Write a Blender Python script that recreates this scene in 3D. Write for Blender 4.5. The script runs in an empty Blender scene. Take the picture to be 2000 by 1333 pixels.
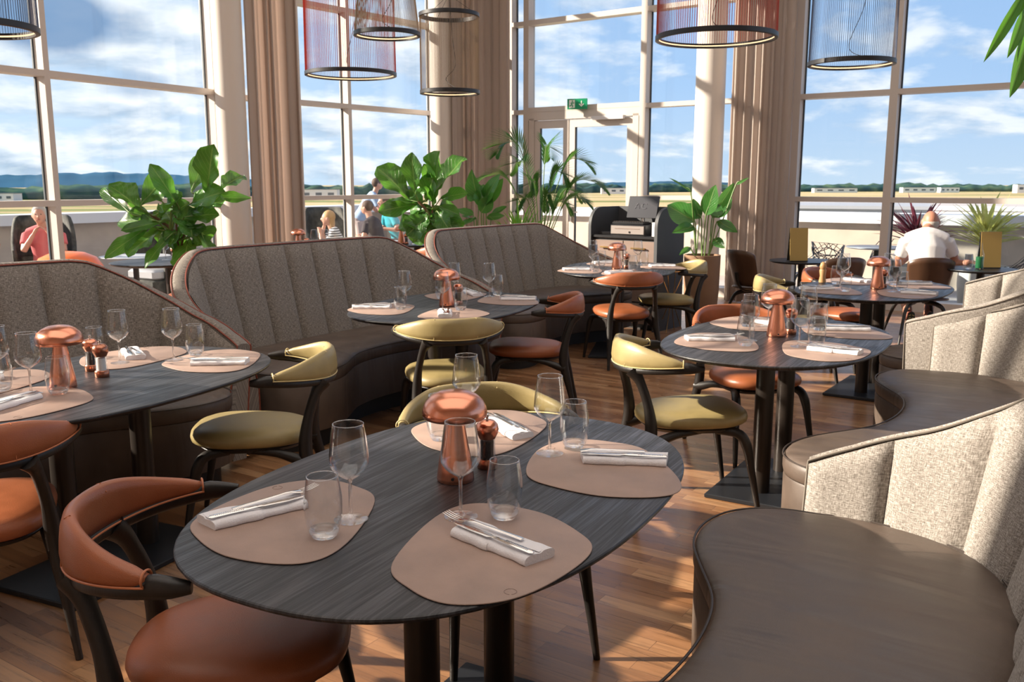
import bpy, math, random
from math import sin, cos, pi, radians, sqrt, atan2
from mathutils import Vector, Matrix
random.seed(7)
S = bpy.context.scene
COL = S.collection

# ------------------------------------------------------------------ camera
cam_d = bpy.data.cameras.new('camera'); cam = bpy.data.objects.new('camera', cam_d); COL.objects.link(cam)
cam.location = (0, 0, 1.5)
cam.rotation_mode = 'XYZ'
cam.rotation_euler = (radians(90 - 9.92), 0, 0)
cam_d.sensor_width = 36; cam_d.lens = 1768 / 2000 * 36
cam_d.clip_start = 0.05; cam_d.clip_end = 9000
cam_d.dof.use_dof = True; cam_d.dof.focus_distance = 2.3; cam_d.dof.aperture_fstop = 13.0
S.camera = cam
S.view_settings.view_transform = 'Standard'
S.view_settings.look = 'None'
S.view_settings.gamma = 1
S.view_settings.use_curve_mapping = False
S.view_settings.exposure = 0.80

# ------------------------------------------------------------------ node helpers
def N(nt, typ, **kw):
    n = nt.nodes.new(typ)
    for k, v in kw.items():
        if k == 'inp':
            for a, b in v.items(): n.inputs[a].default_value = b
        else: setattr(n, k, v)
    return n
def ramp(nt, stops, interp='LINEAR'):
    r = nt.nodes.new('ShaderNodeValToRGB'); cr = r.color_ramp; cr.interpolation = interp
    while len(cr.elements) < len(stops): cr.elements.new(0.5)
    for e, (p, c) in zip(cr.elements, stops):
        e.position = p; e.color = (c, c, c, 1) if isinstance(c, (int, float)) else (*c, 1)
    return r
def mathn(nt, op, a, b=None, clamp=False):
    n = nt.nodes.new('ShaderNodeMath'); n.operation = op; n.use_clamp = clamp
    for i, v in enumerate((a, b)):
        if v is None: continue
        if isinstance(v, (int, float)): n.inputs[i].default_value = v
        else: nt.links.new(v, n.inputs[i])
    return n.outputs[0]
def mixc(nt, f, a, b, typ='MIX'):
    n = nt.nodes.new('ShaderNodeMix'); n.data_type = 'RGBA'; n.blend_type = typ
    for i, v in ((0, f), (6, a), (7, b)):
        if isinstance(v, (int, float)): n.inputs[i].default_value = v
        elif isinstance(v, tuple): n.inputs[i].default_value = (*v, 1)
        else: nt.links.new(v, n.inputs[i])
    return n.outputs[2]

# ------------------------------------------------------------------ world: evening blue sky with broken cloud
w = bpy.data.worlds.new('sky'); S.world = w; w.use_nodes = True
nt = w.node_tree; nt.nodes.clear(); L = nt.links.new
tc = N(nt, 'ShaderNodeTexCoord'); sep = N(nt, 'ShaderNodeSeparateXYZ'); L(tc.outputs['Generated'], sep.inputs[0])
zz = mathn(nt, 'MAXIMUM', sep.outputs[2], 0.0)
grad = ramp(nt, [(0.0, (0.50, 0.62, 0.76)), (0.10, (0.36, 0.52, 0.76)), (0.35, (0.20, 0.37, 0.68)), (1.0, (0.08, 0.19, 0.46))])
L(zz, grad.inputs[0])
# whiter and hazier towards the low sun on the left
warm = mathn(nt, 'MULTIPLY', sep.outputs[0], -1.0); warm = mathn(nt, 'ADD', warm, 0.16); warm = mathn(nt, 'MULTIPLY', warm, 1.7, True)
base = mixc(nt, mathn(nt, 'MULTIPLY', warm, 0.55), grad.outputs[0], (0.62, 0.74, 0.86))
den = mathn(nt, 'ADD', zz, 0.26)
px = mathn(nt, 'DIVIDE', sep.outputs[0], den); py = mathn(nt, 'DIVIDE', sep.outputs[1], den)
cmb = N(nt, 'ShaderNodeCombineXYZ'); L(px, cmb.inputs[0]); L(py, cmb.inputs[1])
n1 = N(nt, 'ShaderNodeTexNoise', inp={'Scale': 2.7, 'Detail': 9.0, 'Roughness': 0.55, 'Distortion': 0.15}); L(cmb.outputs[0], n1.inputs['Vector'])
mp = N(nt, 'ShaderNodeMapping', inp={'Location': (0.07, -0.06, 0.0)}); L(cmb.outputs[0], mp.inputs[0])
n2 = N(nt, 'ShaderNodeTexNoise', inp={'Scale': 2.7, 'Detail': 9.0, 'Roughness': 0.55, 'Distortion': 0.15}); L(mp.outputs[0], n2.inputs['Vector'])
thr = mathn(nt, 'MULTIPLY', warm, 0.11)
cov = mathn(nt, 'ADD', n1.outputs[0], thr)
cm = ramp(nt, [(0.49, 0.0), (0.60, 0.8), (0.72, 1.0)]); L(cov, cm.inputs[0])
# lit edge and grey belly from the density step towards the sun
edge = mathn(nt, 'SUBTRACT', n1.outputs[0], n2.outputs[0]); edge = mathn(nt, 'MULTIPLY', edge, 4.0); edge = mathn(nt, 'ADD', edge, 0.62, True)
ccol = ramp(nt, [(0.0, (0.36, 0.44, 0.56)), (0.5, (0.66, 0.70, 0.77)), (1.0, (0.95, 0.92, 0.90))]); L(edge, ccol.inputs[0])
sky1 = mixc(nt, mathn(nt, 'MULTIPLY', cm.outputs[0], 0.85), base, ccol.outputs[0])
# one dark rain cloud low in the upper left
def blob(d, sx, sz, src, col, k):
    dx = mathn(nt, 'SUBTRACT', sep.outputs[0], d[0]); dz = mathn(nt, 'SUBTRACT', sep.outputs[2], d[2])
    dx = mathn(nt, 'DIVIDE', dx, sx); dz = mathn(nt, 'DIVIDE', dz, sz)
    r = mathn(nt, 'ADD', mathn(nt, 'MULTIPLY', dx, dx), mathn(nt, 'MULTIPLY', dz, dz))
    nn = N(nt, 'ShaderNodeTexNoise', inp={'Scale': 14.0, 'Detail': 6.0}); L(tc.outputs['Generated'], nn.inputs['Vector'])
    r = mathn(nt, 'ADD', r, mathn(nt, 'MULTIPLY', nn.outputs[0], 1.6))
    q = ramp(nt, [(0.55, 1.0), (0.95, 0.0)]); L(mathn(nt, 'MULTIPLY', r, 0.5), q.inputs[0])
    fy = mathn(nt, 'GREATER_THAN', sep.outputs[1], 0.0)
    return mixc(nt, mathn(nt, 'MULTIPLY', mathn(nt, 'MULTIPLY', q.outputs[0], k), fy), src, col)
sky2 = blob((-0.436, 0, 0.152), 0.085, 0.032, sky1, (0.17, 0.28, 0.46), 0.92)
sky2 = blob((-0.375, 0, 0.095), 0.03, 0.016, sky2, (0.36, 0.46, 0.62), 0.6)
lp_bg = N(nt, 'ShaderNodeBackground', inp={'Strength': 0.78}); L(sky2, lp_bg.inputs[0])
wo = N(nt, 'ShaderNodeOutputWorld'); L(lp_bg.outputs[0], wo.inputs[0])

# ------------------------------------------------------------------ sun (low, from the left windows)
sd = bpy.data.lights.new('sun', 'SUN'); sd.energy = 8.5; sd.color = (1.0, 0.83, 0.67); sd.angle = radians(0.6)
sun = bpy.data.objects.new('sun', sd); COL.objects.link(sun)
SUN = Vector((-0.915, 0.06, 0.40)).normalized()
sun.rotation_euler = SUN.to_track_quat('Z', 'Y').to_euler(); sun.location = (-20, 4, 12)
# unseen soft fill lights, added under the ceiling to brighten the dining room
def area(loc, sx, sy, e, col=(1, 0.93, 0.86)):
    a = bpy.data.lights.new('added_fill_light', 'AREA'); a.shape = 'RECTANGLE'; a.size = sx; a.size_y = sy; a.energy = e; a.color = col
    o = bpy.data.objects.new('added_fill_light', a); COL.objects.link(o); o.location = loc
area((-0.5, 1.5, 6.1), 8.0, 6.0, 120); area((0.8, 7.5, 6.1), 6.0, 5.0, 60)

# ------------------------------------------------------------------ materials
MATS = {}
def mat(name):
    m = bpy.data.materials.new(name); m.use_nodes = True; nt = m.node_tree; nt.nodes.clear()
    o = nt.nodes.new('ShaderNodeOutputMaterial'); MATS[name] = m
    return m, nt, o
def simple(name, col, rough=0.5, metal=0.0, bump=0.0, scale=60, var=0.0, coat=0.0, spec=0.5, trans=0.0, sheen=0.0, aniso=0.0, stretch=(1, 1, 1)):
    m, nt, o = mat(name)
    p = N(nt, 'ShaderNodeBsdfPrincipled', inp={'Base Color': (*col, 1), 'Roughness': rough, 'Metallic': metal, 'Coat Weight': coat, 'Specular IOR Level': spec, 'Sheen Weight': sheen, 'Anisotropic': aniso})
    L = nt.links.new
    if bump or var:
        tc = N(nt, 'ShaderNodeTexCoord'); mp = N(nt, 'ShaderNodeMapping', inp={'Scale': stretch}); L(tc.outputs['Object'], mp.inputs[0])
        n = N(nt, 'ShaderNodeTexNoise', inp={'Scale': scale, 'Detail': 5.0, 'Roughness': 0.6}); L(mp.outputs[0], n.inputs['Vector'])
        if bump:
            b = N(nt, 'ShaderNodeBump', inp={'Strength': bump, 'Distance': 0.004}); L(n.outputs[0], b.inputs['Height']); L(b.outputs[0], p.inputs['Normal'])
        if var:
            n3 = N(nt, 'ShaderNodeTexNoise', inp={'Scale': scale * 0.12, 'Detail': 3.0}); L(mp.outputs[0], n3.inputs['Vector'])
            c = tuple(max(0, x * (1 - var)) for x in col); d = tuple(min(1, x * (1 + var)) for x in col)
            r = ramp(nt, [(0.35, c), (0.65, d)]); L(n3.outputs[0], r.inputs[0]); L(r.outputs[0], p.inputs['Base Color'])
    if trans:
        t = N(nt, 'ShaderNodeBsdfTranslucent', inp={'Color': (*col, 1)}); mx = N(nt, 'ShaderNodeMixShader', inp={0: trans})
        L(p.outputs[0], mx.inputs[1]); L(t.outputs[0], mx.inputs[2]); L(mx.outputs[0], o.inputs[0])
    else: L(p.outputs[0], o.inputs[0])
    return m
def leather(name, col, rough=0.36):
    m, nt, o = mat(name); L = nt.links.new
    p = N(nt, 'ShaderNodeBsdfPrincipled', inp={'Roughness': rough, 'Specular IOR Level': 0.5})
    tc = N(nt, 'ShaderNodeTexCoord')
    v = N(nt, 'ShaderNodeTexVoronoi', inp={'Scale': 420.0}); L(tc.outputs['Object'], v.inputs['Vector'])
    n = N(nt, 'ShaderNodeTexNoise', inp={'Scale': 7.0, 'Detail': 6.0}); L(tc.outputs['Object'], n.inputs['Vector'])
    r = ramp(nt, [(0.3, tuple(c * 0.80 for c in col)), (0.7, tuple(min(1, c * 1.14) for c in col))]); L(n.outputs[0], r.inputs[0]); L(r.outputs[0], p.inputs['Base Color'])
    rr = ramp(nt, [(0.3, rough - 0.06), (0.7, rough + 0.10)]); L(n.outputs[0], rr.inputs[0]); L(rr.outputs[0], p.inputs['Roughness'])
    b = N(nt, 'ShaderNodeBump', inp={'Strength': 0.22, 'Distance': 0.0012}); L(v.outputs[0], b.inputs['Height']); L(b.outputs[0], p.inputs['Normal'])
    if name == 'taupe_leather':
        mp = N(nt, 'ShaderNodeMapping', inp={'Scale': (5.0, 0.9, 1.0), 'Rotation': (0, 0, 0.5)}); L(tc.outputs['Object'], mp.inputs[0])
        cr = N(nt, 'ShaderNodeTexNoise', inp={'Scale': 1.6, 'Detail': 2.0, 'Roughness': 0.4, 'Distortion': 0.8}); L(mp.outputs[0], cr.inputs['Vector'])
        b2 = N(nt, 'ShaderNodeBump', inp={'Strength': 0.45, 'Distance': 0.03}); L(cr.outputs[0], b2.inputs['Height']); L(b2.outputs[0], b.inputs['Normal'])
    L(p.outputs[0], o.inputs[0]); return m
def tweed(name, ca, cb, cc):
    m, nt, o = mat(name); L = nt.links.new
    p = N(nt, 'ShaderNodeBsdfPrincipled', inp={'Roughness': 0.92, 'Specular IOR Level': 0.15, 'Sheen Weight': 0.1})
    uv = N(nt, 'ShaderNodeUVMap')
    def th(sx, sy):
        mp = N(nt, 'ShaderNodeMapping', inp={'Scale': (sx, sy, 1)}); L(uv.outputs[0], mp.inputs[0])
        n = N(nt, 'ShaderNodeTexNoise', inp={'Scale': 1.0, 'Detail': 3.0, 'Roughness': 0.65}); L(mp.outputs[0], n.inputs['Vector']); return n.outputs[0]
    a = th(55, 420); b = th(420, 55); c = th(700, 700)
    s = mathn(nt, 'ADD', mathn(nt, 'MULTIPLY', a, 0.42), mathn(nt, 'MULTIPLY', b, 0.36)); s = mathn(nt, 'ADD', s, mathn(nt, 'MULTIPLY', c, 0.30))
    r = ramp(nt, [(0.42, ca), (0.53, cb), (0.66, cc)]); L(s, r.inputs[0]); L(r.outputs[0], p.inputs['Base Color'])
    bp = N(nt, 'ShaderNodeBump', inp={'Strength': 0.5, 'Distance': 0.002}); L(s, bp.inputs['Height']); L(bp.outputs[0], p.inputs['Normal'])
    L(p.outputs[0], o.inputs[0]); return m
def thin_glass(name, tint=(1, 1, 1), edge=1.45, boost=1.0, rough=0.0):
    m, nt, o = mat(name); L = nt.links.new
    t = N(nt, 'ShaderNodeBsdfTransparent', inp={0: (*tint, 1)}); g = N(nt, 'ShaderNodeBsdfGlossy', inp={'Roughness': rough, 'Color': (1, 1, 1, 1)})
    f = N(nt, 'ShaderNodeFresnel', inp={0: edge}); mx = N(nt, 'ShaderNodeMixShader')
    geo = N(nt, 'ShaderNodeNewGeometry'); ior = N(nt, 'ShaderNodeMapRange', inp={3: edge, 4: 1 / edge}); L(geo.outputs['Backfacing'], ior.inputs[0]); L(ior.outputs[0], f.inputs[0])
    lw = N(nt, 'ShaderNodeLayerWeight', inp={0: 0.5}); rimf = mathn(nt, 'MULTIPLY', mathn(nt, 'POWER', lw.outputs['Facing'], 4.0), 0.85 if name == 'glassware' else 0.0)
    L(mathn(nt, 'ADD', mathn(nt, 'MULTIPLY', f.outputs[0], boost), rimf, True), mx.inputs[0]); L(t.outputs[0], mx.inputs[1]); L(g.outputs[0], mx.inputs[2]); L(mx.outputs[0], o.inputs[0])
    return m
def emit(name, col, s):
    m, nt, o = mat(name); e = N(nt, 'ShaderNodeEmission', inp={0: (*col, 1), 1: s}); nt.links.new(e.outputs[0], o.inputs[0]); return m

leather('orange_leather', (0.33, 0.100, 0.038), 0.36)
leather('olive_leather', (0.34, 0.265, 0.115), 0.38)
leather('taupe_leather', (0.102, 0.075, 0.059), 0.44)
leather('mat_leather', (0.34, 0.235, 0.19), 0.52)
tweed('tweed', (0.085, 0.073, 0.063), (0.24, 0.212, 0.186), (0.52, 0.485, 0.445))
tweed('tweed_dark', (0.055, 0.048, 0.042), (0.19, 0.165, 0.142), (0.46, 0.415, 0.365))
simple('mat_mark', (0.20, 0.13, 0.105), 0.6)
simple('rust_piping', (0.24, 0.055, 0.03), 0.5)
simple('dark_piping', (0.05, 0.038, 0.032), 0.5)
simple('fabric_piping', (0.17, 0.145, 0.12), 0.9)
simple('pale_piping', (0.52, 0.34, 0.20), 0.5)
simple('orange_piping', (0.50, 0.17, 0.07), 0.45)
simple('olive_piping', (0.62, 0.50, 0.24), 0.45)
simple('black_plinth', (0.012, 0.011, 0.011), 0.6)
simple('dark_wood', (0.014, 0.011, 0.0095), 0.42, bump=0.25, scale=90, var=0.3, stretch=(1, 1, 0.12))
simple('walnut', (0.085, 0.042, 0.024), 0.35, bump=0.1, scale=40, var=0.3, stretch=(1, 1, 0.2))
simple('pedestal_metal', (0.030, 0.023, 0.019), 0.36, metal=0.25)
simple('base_plate', (0.020, 0.022, 0.027), 0.42, metal=0.3)
simple('copper', (0.80, 0.33, 0.21), 0.22, metal=1.0, aniso=0.6, bump=0.04, scale=300, stretch=(1, 1, 0.02))
simple('dark_copper', (0.44, 0.19, 0.12), 0.28, metal=1.0)
simple('steel', (0.72, 0.70, 0.68), 0.14, metal=1.0)
simple('peppercorn', (0.02, 0.014, 0.012), 0.6, bump=1.0, scale=300)
simple('salt', (0.82, 0.82, 0.82), 0.7, bump=0.6, scale=400)
simple('napkin', (0.80, 0.78, 0.80), 0.85, bump=0.5, scale=220, sheen=0.2)
simple('white_frame', (0.60, 0.54, 0.49), 0.42)
simple('gasket', (0.045, 0.06, 0.075), 0.5)
simple('column_paint', (0.66, 0.60, 0.545), 0.6)
simple('curtain', (0.62, 0.53, 0.47), 0.9, bump=0.4, scale=500, trans=0.45)
simple('ceiling_paint', (0.70, 0.67, 0.63), 0.8)
simple('back_wall_paint', (0.50, 0.44, 0.38), 0.8)
simple('ring_black', (0.015, 0.015, 0.018), 0.4)
emit('led_strip', (1.0, 0.60, 0.32), 1.2)
simple('string_red', (0.55, 0.10, 0.07), 0.7, trans=0.4)
simple('string_beige', (0.42, 0.33, 0.24), 0.7, trans=0.4)
simple('string_grey', (0.16, 0.20, 0.30), 0.7, trans=0.4)
simple('cable', (0.015, 0.015, 0.015), 0.5)
simple('pot_tan', (0.27, 0.155, 0.088), 0.75, bump=0.3, scale=30, var=0.12)
simple('pot_white', (0.62, 0.60, 0.57), 0.5)
simple('soil', (0.05, 0.03, 0.02), 0.95, bump=1, scale=80)
simple('bark', (0.16, 0.09, 0.05), 0.85, bump=0.6, scale=60)
simple('petiole', (0.16, 0.26, 0.07), 0.5)
simple('cabinet_grey', (0.055, 0.058, 0.064), 0.55, bump=0.2, scale=200)
simple('cabinet_wood', (0.23, 0.16, 0.13), 0.5, bump=0.12, scale=60, var=0.12, stretch=(0.1, 1, 1))
simple('brass', (0.72, 0.48, 0.20), 0.3, metal=1.0)
simple('black_plastic', (0.014, 0.014, 0.016), 0.35)
simple('screen', (0.035, 0.035, 0.042), 0.18)
simple('screen_letter', (0.13, 0.13, 0.15), 0.3)
simple('register_grey', (0.30, 0.26, 0.24), 0.4)
simple('menu_gold', (0.52, 0.35, 0.11), 0.35, metal=0.4)
simple('menu_black', (0.02, 0.02, 0.02), 0.4)
simple('sign_green', (0.0, 0.30, 0.13), 0.4)
simple('sign_white', (0.85, 0.9, 0.86), 0.5)
simple('paper', (0.8, 0.8, 0.8), 0.7)
simple('skin', (0.52, 0.27, 0.19), 0.5, var=0.06, scale=40)
simple('skin_tan', (0.42, 0.19, 0.12), 0.5, var=0.06, scale=40)
simple('shirt_white', (0.74, 0.72, 0.72), 0.9, bump=0.3, scale=30)
m, nt, o = mat('shirt_striped'); p = N(nt, 'ShaderNodeBsdfPrincipled', inp={'Roughness': 0.9}); tc = N(nt, 'ShaderNodeTexCoord'); wv = N(nt, 'ShaderNodeTexWave', bands_direction='Z', inp={'Scale': 9.0}); rr_ = ramp(nt, [(0.45, (0.03, 0.03, 0.04)), (0.55, (0.75, 0.74, 0.74))])
nt.links.new(tc.outputs['Object'], wv.inputs['Vector']); nt.links.new(wv.outputs[0], rr_.inputs[0]); nt.links.new(rr_.outputs[0], p.inputs['Base Color']); nt.links.new(p.outputs[0], o.inputs[0])
simple('shirt_pink', (0.60, 0.14, 0.15), 0.9)
simple('shirt_blue', (0.30, 0.40, 0.56), 0.9)
simple('shirt_teal', (0.02, 0.30, 0.38), 0.9)
simple('shirt_dark', (0.05, 0.04, 0.045), 0.9)
simple('shorts_dark', (0.05, 0.05, 0.06), 0.9)
simple('shorts_pale', (0.45, 0.36, 0.34), 0.9)
simple('hair_brown', (0.07, 0.035, 0.02), 0.7, bump=0.5, scale=80)
simple('hair_grey', (0.42, 0.38, 0.34), 0.7, bump=0.5, scale=80)
simple('hair_blonde', (0.42, 0.25, 0.11), 0.7, bump=0.5, scale=80)
simple('eye_dark', (0.02, 0.02, 0.02), 0.3)
simple('lip', (0.42, 0.14, 0.12), 0.5)
simple('shoe_red', (0.40, 0.03, 0.02), 0.6)
simple('shoe_sole', (0.035, 0.045, 0.035), 0.7)
simple('shoe_tread', (0.50, 0.45, 0.22), 0.7)
simple('orange_vinyl', (0.85, 0.16, 0.02), 0.3)
simple('wicker_dark', (0.045, 0.045, 0.038), 0.7, bump=1.0, scale=120, var=0.5)
simple('lattice_dark', (0.035, 0.037, 0.05), 0.45)
simple('terrace_table_top', (0.42, 0.42, 0.44), 0.35)
simple('parapet_cap', (0.74, 0.74, 0.76), 0.5)
simple('parapet_wall', (0.52, 0.44, 0.37), 0.85, bump=0.3, scale=20, var=0.08)
simple('terrace_floor', (0.44, 0.40, 0.38), 0.8, bump=0.3, scale=10, var=0.1)
simple('hangar_grey', (0.36, 0.37, 0.40), 0.7)
simple('building_white', (0.72, 0.71, 0.68), 0.8)
simple('roof_dark', (0.10, 0.12, 0.14), 0.7)
simple('green_plastic', (0.02, 0.16, 0.06), 0.3)
simple('bottle_wood', (0.42, 0.24, 0.10), 0.5)
thin_glass('window_glass', (0.93, 0.96, 0.97), 1.35, 0.8)
thin_glass('glassware', (0.975, 0.982, 0.985), 1.5, 0.85)
m, nt, o = mat('glass_solid')
g = N(nt, 'ShaderNodeBsdfGlass', inp={'Roughness': 0.0, 'IOR': 1.48}); t = N(nt, 'ShaderNodeBsdfTransparent'); mx = N(nt, 'ShaderNodeMixShader', inp={0: 0.45})
nt.links.new(g.outputs[0], mx.inputs[1]); nt.links.new(t.outputs[0], mx.inputs[2]); nt.links.new(mx.outputs[0], o.inputs[0])

# leaves: thin, glossy, light shines through
def leafmat(name, a, b, tr=0.35, vein=(0.45, 0.60, 0.20), back=(0.25, 0.60, 0.05)):
    m, nt, o = mat(name); L = nt.links.new
    uv = N(nt, 'ShaderNodeUVMap'); sp = N(nt, 'ShaderNodeSeparateXYZ'); L(uv.outputs[0], sp.inputs[0])
    ax = mathn(nt, 'ABSOLUTE', mathn(nt, 'SUBTRACT', sp.outputs[0], 0.5))
    # midrib and slanting side veins
    mid = ramp(nt, [(0.0, 1.0), (0.035, 0.0)]); L(ax, mid.inputs[0])
    s = mathn(nt, 'SUBTRACT', mathn(nt, 'MULTIPLY', sp.outputs[1], 9.0), mathn(nt, 'MULTIPLY', ax, 7.0)); s = mathn(nt, 'FRACT', s)
    sv = ramp(nt, [(0.0, 0.6), (0.07, 0.0), (0.93, 0.0), (1.0, 0.6)]); L(s, sv.inputs[0])
    vv = mathn(nt, 'MAXIMUM', mid.outputs[0], sv.outputs[0])
    oi = N(nt, 'ShaderNodeTexNoise', inp={'Scale': 4.0, 'Detail': 3.0}); tcc = N(nt, 'ShaderNodeTexCoord'); L(tcc.outputs['Object'], oi.inputs['Vector'])
    orr = ramp(nt, [(0.38, 0.0), (0.62, 1.0)]); L(oi.outputs[0], orr.inputs[0]); base = mixc(nt, orr.outputs[0], a, b); c = mixc(nt, mathn(nt, 'MULTIPLY', vv, 0.55), base, vein)
    p = N(nt, 'ShaderNodeBsdfPrincipled', inp={'Roughness': 0.32, 'Coat Weight': 0.2}); L(c, p.inputs['Base Color'])
    bp = N(nt, 'ShaderNodeBump', inp={'Strength': 0.5, 'Distance': 0.004}); L(mathn(nt, 'MULTIPLY', vv, -1.0), bp.inputs['Height']); L(bp.outputs[0], p.inputs['Normal'])
    t = N(nt, 'ShaderNodeBsdfTranslucent'); L(mixc(nt, 0.5, c, back), t.inputs[0])
    mx = N(nt, 'ShaderNodeMixShader', inp={0: tr}); L(p.outputs[0], mx.inputs[1]); L(t.outputs[0], mx.inputs[2]); L(mx.outputs[0], o.inputs[0])
leafmat('fig_leaf', (0.022, 0.085, 0.016), (0.075, 0.26, 0.035), 0.38)
leafmat('lily_leaf', (0.025, 0.12, 0.025), (0.06, 0.24, 0.04), 0.35)
leafmat('palm_leaf', (0.02, 0.09, 0.03), (0.05, 0.18, 0.04), 0.3, (0.05, 0.15, 0.04))
leafmat('lime_leaf', (0.12, 0.36, 0.03), (0.30, 0.55, 0.05), 0.4, (0.4, 0.6, 0.1))
leafmat('purple_leaf', (0.07, 0.018, 0.035), (0.24, 0.05, 0.075), 0.3, (0.30, 0.08, 0.10), (0.35, 0.04, 0.08))
leafmat('yellow_leaf', (0.42, 0.44, 0.08), (0.80, 0.76, 0.28), 0.4, (0.75, 0.75, 0.35), (0.75, 0.75, 0.20))

# floor: oak strip parquet
def floor_mat():
    m, nt, o = mat('parquet'); L = nt.links.new
    tc = N(nt, 'ShaderNodeTexCoord'); mp = N(nt, 'ShaderNodeMapping', inp={'Rotation': (0, 0, radians(33.5))}); L(tc.outputs['Object'], mp.inputs[0])
    br = N(nt, 'ShaderNodeTexBrick', offset=0.37, squash=1.0, inp={'Color1': (0.0, 0, 0, 1), 'Color2': (1, 1, 1, 1), 'Mortar': (0.5, 0.5, 0.5, 1), 'Scale': 1.0, 'Mortar Size': 0.0012, 'Mortar Smooth': 0.3, 'Brick Width': 0.48, 'Row Height': 0.07, 'Bias': 0.0})
    L(mp.outputs[0], br.inputs['Vector'])
    mg = N(nt, 'ShaderNodeMapping', inp={'Rotation': (0, 0, radians(33.5)), 'Scale': (1, 1, 1)}); L(tc.outputs['Object'], mg.inputs[0])
    ms = N(nt, 'ShaderNodeMapping', inp={'Scale': (3.0, 38.0, 1)}); L(mg.outputs[0], ms.inputs[0])
    gn = N(nt, 'ShaderNodeTexNoise', inp={'Scale': 1.0, 'Detail': 7.0, 'Roughness': 0.65, 'Distortion': 0.6})
    # shift the grain board by board
    sc = N(nt, 'ShaderNodeVectorMath', operation='SCALE', inp={3: 7.0}); L(br.outputs[0], sc.inputs[0])
    ad = N(nt, 'ShaderNodeVectorMath', operation='ADD'); L(ms.outputs[0], ad.inputs[0]); L(sc.outputs[0], ad.inputs[1]); L(ad.outputs[0], gn.inputs['Vector'])
    plank = ramp(nt, [(0.0, (0.20, 0.088, 0.036)), (0.35, (0.29, 0.138, 0.060)), (0.7, (0.36, 0.182, 0.084)), (1.0, (0.44, 0.245, 0.122))]); L(br.outputs[0], plank.inputs[0])
    gr = ramp(nt, [(0.35, 0.62), (0.5, 0.95), (0.7, 1.15)]); L(gn.outputs[0], gr.inputs[0])
    c = mixc(nt, 1.0, plank.outputs[0], gr.outputs[0], 'MULTIPLY')
    c = mixc(nt, mathn(nt, 'MULTIPLY', br.outputs['Fac'], 0.6), c, (0.07, 0.03, 0.015))
    p = N(nt, 'ShaderNodeBsdfPrincipled', inp={'Coat Weight': 0.25, 'Coat Roughness': 0.18}); L(c, p.inputs['Base Color'])
    rr = ramp(nt, [(0.3, 0.24), (0.7, 0.40)]); L(gn.outputs[0], rr.inputs[0]); L(rr.outputs[0], p.inputs['Roughness'])
    bp = N(nt, 'ShaderNodeBump', inp={'Strength': 0.25, 'Distance': 0.0015}); L(mathn(nt, 'SUBTRACT', gn.outputs[0], br.outputs['Fac']), bp.inputs['Height']); L(bp.outputs[0], p.inputs['Normal'])
    L(p.outputs[0], o.inputs[0])
floor_mat()
# table tops: black-stained ash, grain along the long axis (local X)
def ash():
    m, nt, o = mat('black_ash'); L = nt.links.new
    tc = N(nt, 'ShaderNodeTexCoord'); mp = N(nt, 'ShaderNodeMapping', inp={'Scale': (1.3, 26, 1)}); L(tc.outputs['Object'], mp.inputs[0])
    n = N(nt, 'ShaderNodeTexNoise', inp={'Scale': 1.6, 'Detail': 8.0, 'Roughness': 0.62, 'Distortion': 0.9}); L(mp.outputs[0], n.inputs['Vector'])
    m2 = N(nt, 'ShaderNodeMapping', inp={'Scale': (4, 160, 1)}); L(tc.outputs['Object'], m2.inputs[0])
    f = N(nt, 'ShaderNodeTexNoise', inp={'Scale': 1.5, 'Detail': 4.0, 'Distortion': 0.4}); L(m2.outputs[0], f.inputs['Vector'])
    s = mathn(nt, 'ADD', mathn(nt, 'MULTIPLY', n.outputs[0], 0.6), mathn(nt, 'MULTIPLY', f.outputs[0], 0.4))
    r = ramp(nt, [(0.38, (0.006, 0.006, 0.007)), (0.50, (0.015, 0.015, 0.018)), (0.64, (0.050, 0.049, 0.056))]); L(s, r.inputs[0])
    p = N(nt, 'ShaderNodeBsdfPrincipled', inp={'Roughness': 0.40, 'Specular IOR Level': 0.5}); L(r.outputs[0], p.inputs['Base Color'])
    rr = ramp(nt, [(0.4, 0.52), (0.6, 0.34)]); L(s, rr.inputs[0]); L(rr.outputs[0], p.inputs['Roughness'])
    bp = N(nt, 'ShaderNodeBump', inp={'Strength': 0.35, 'Distance': 0.001}); L(s, bp.inputs['Height']); L(bp.outputs[0], p.inputs['Normal'])
    L(p.outputs[0], o.inputs[0])
ash()
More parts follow.
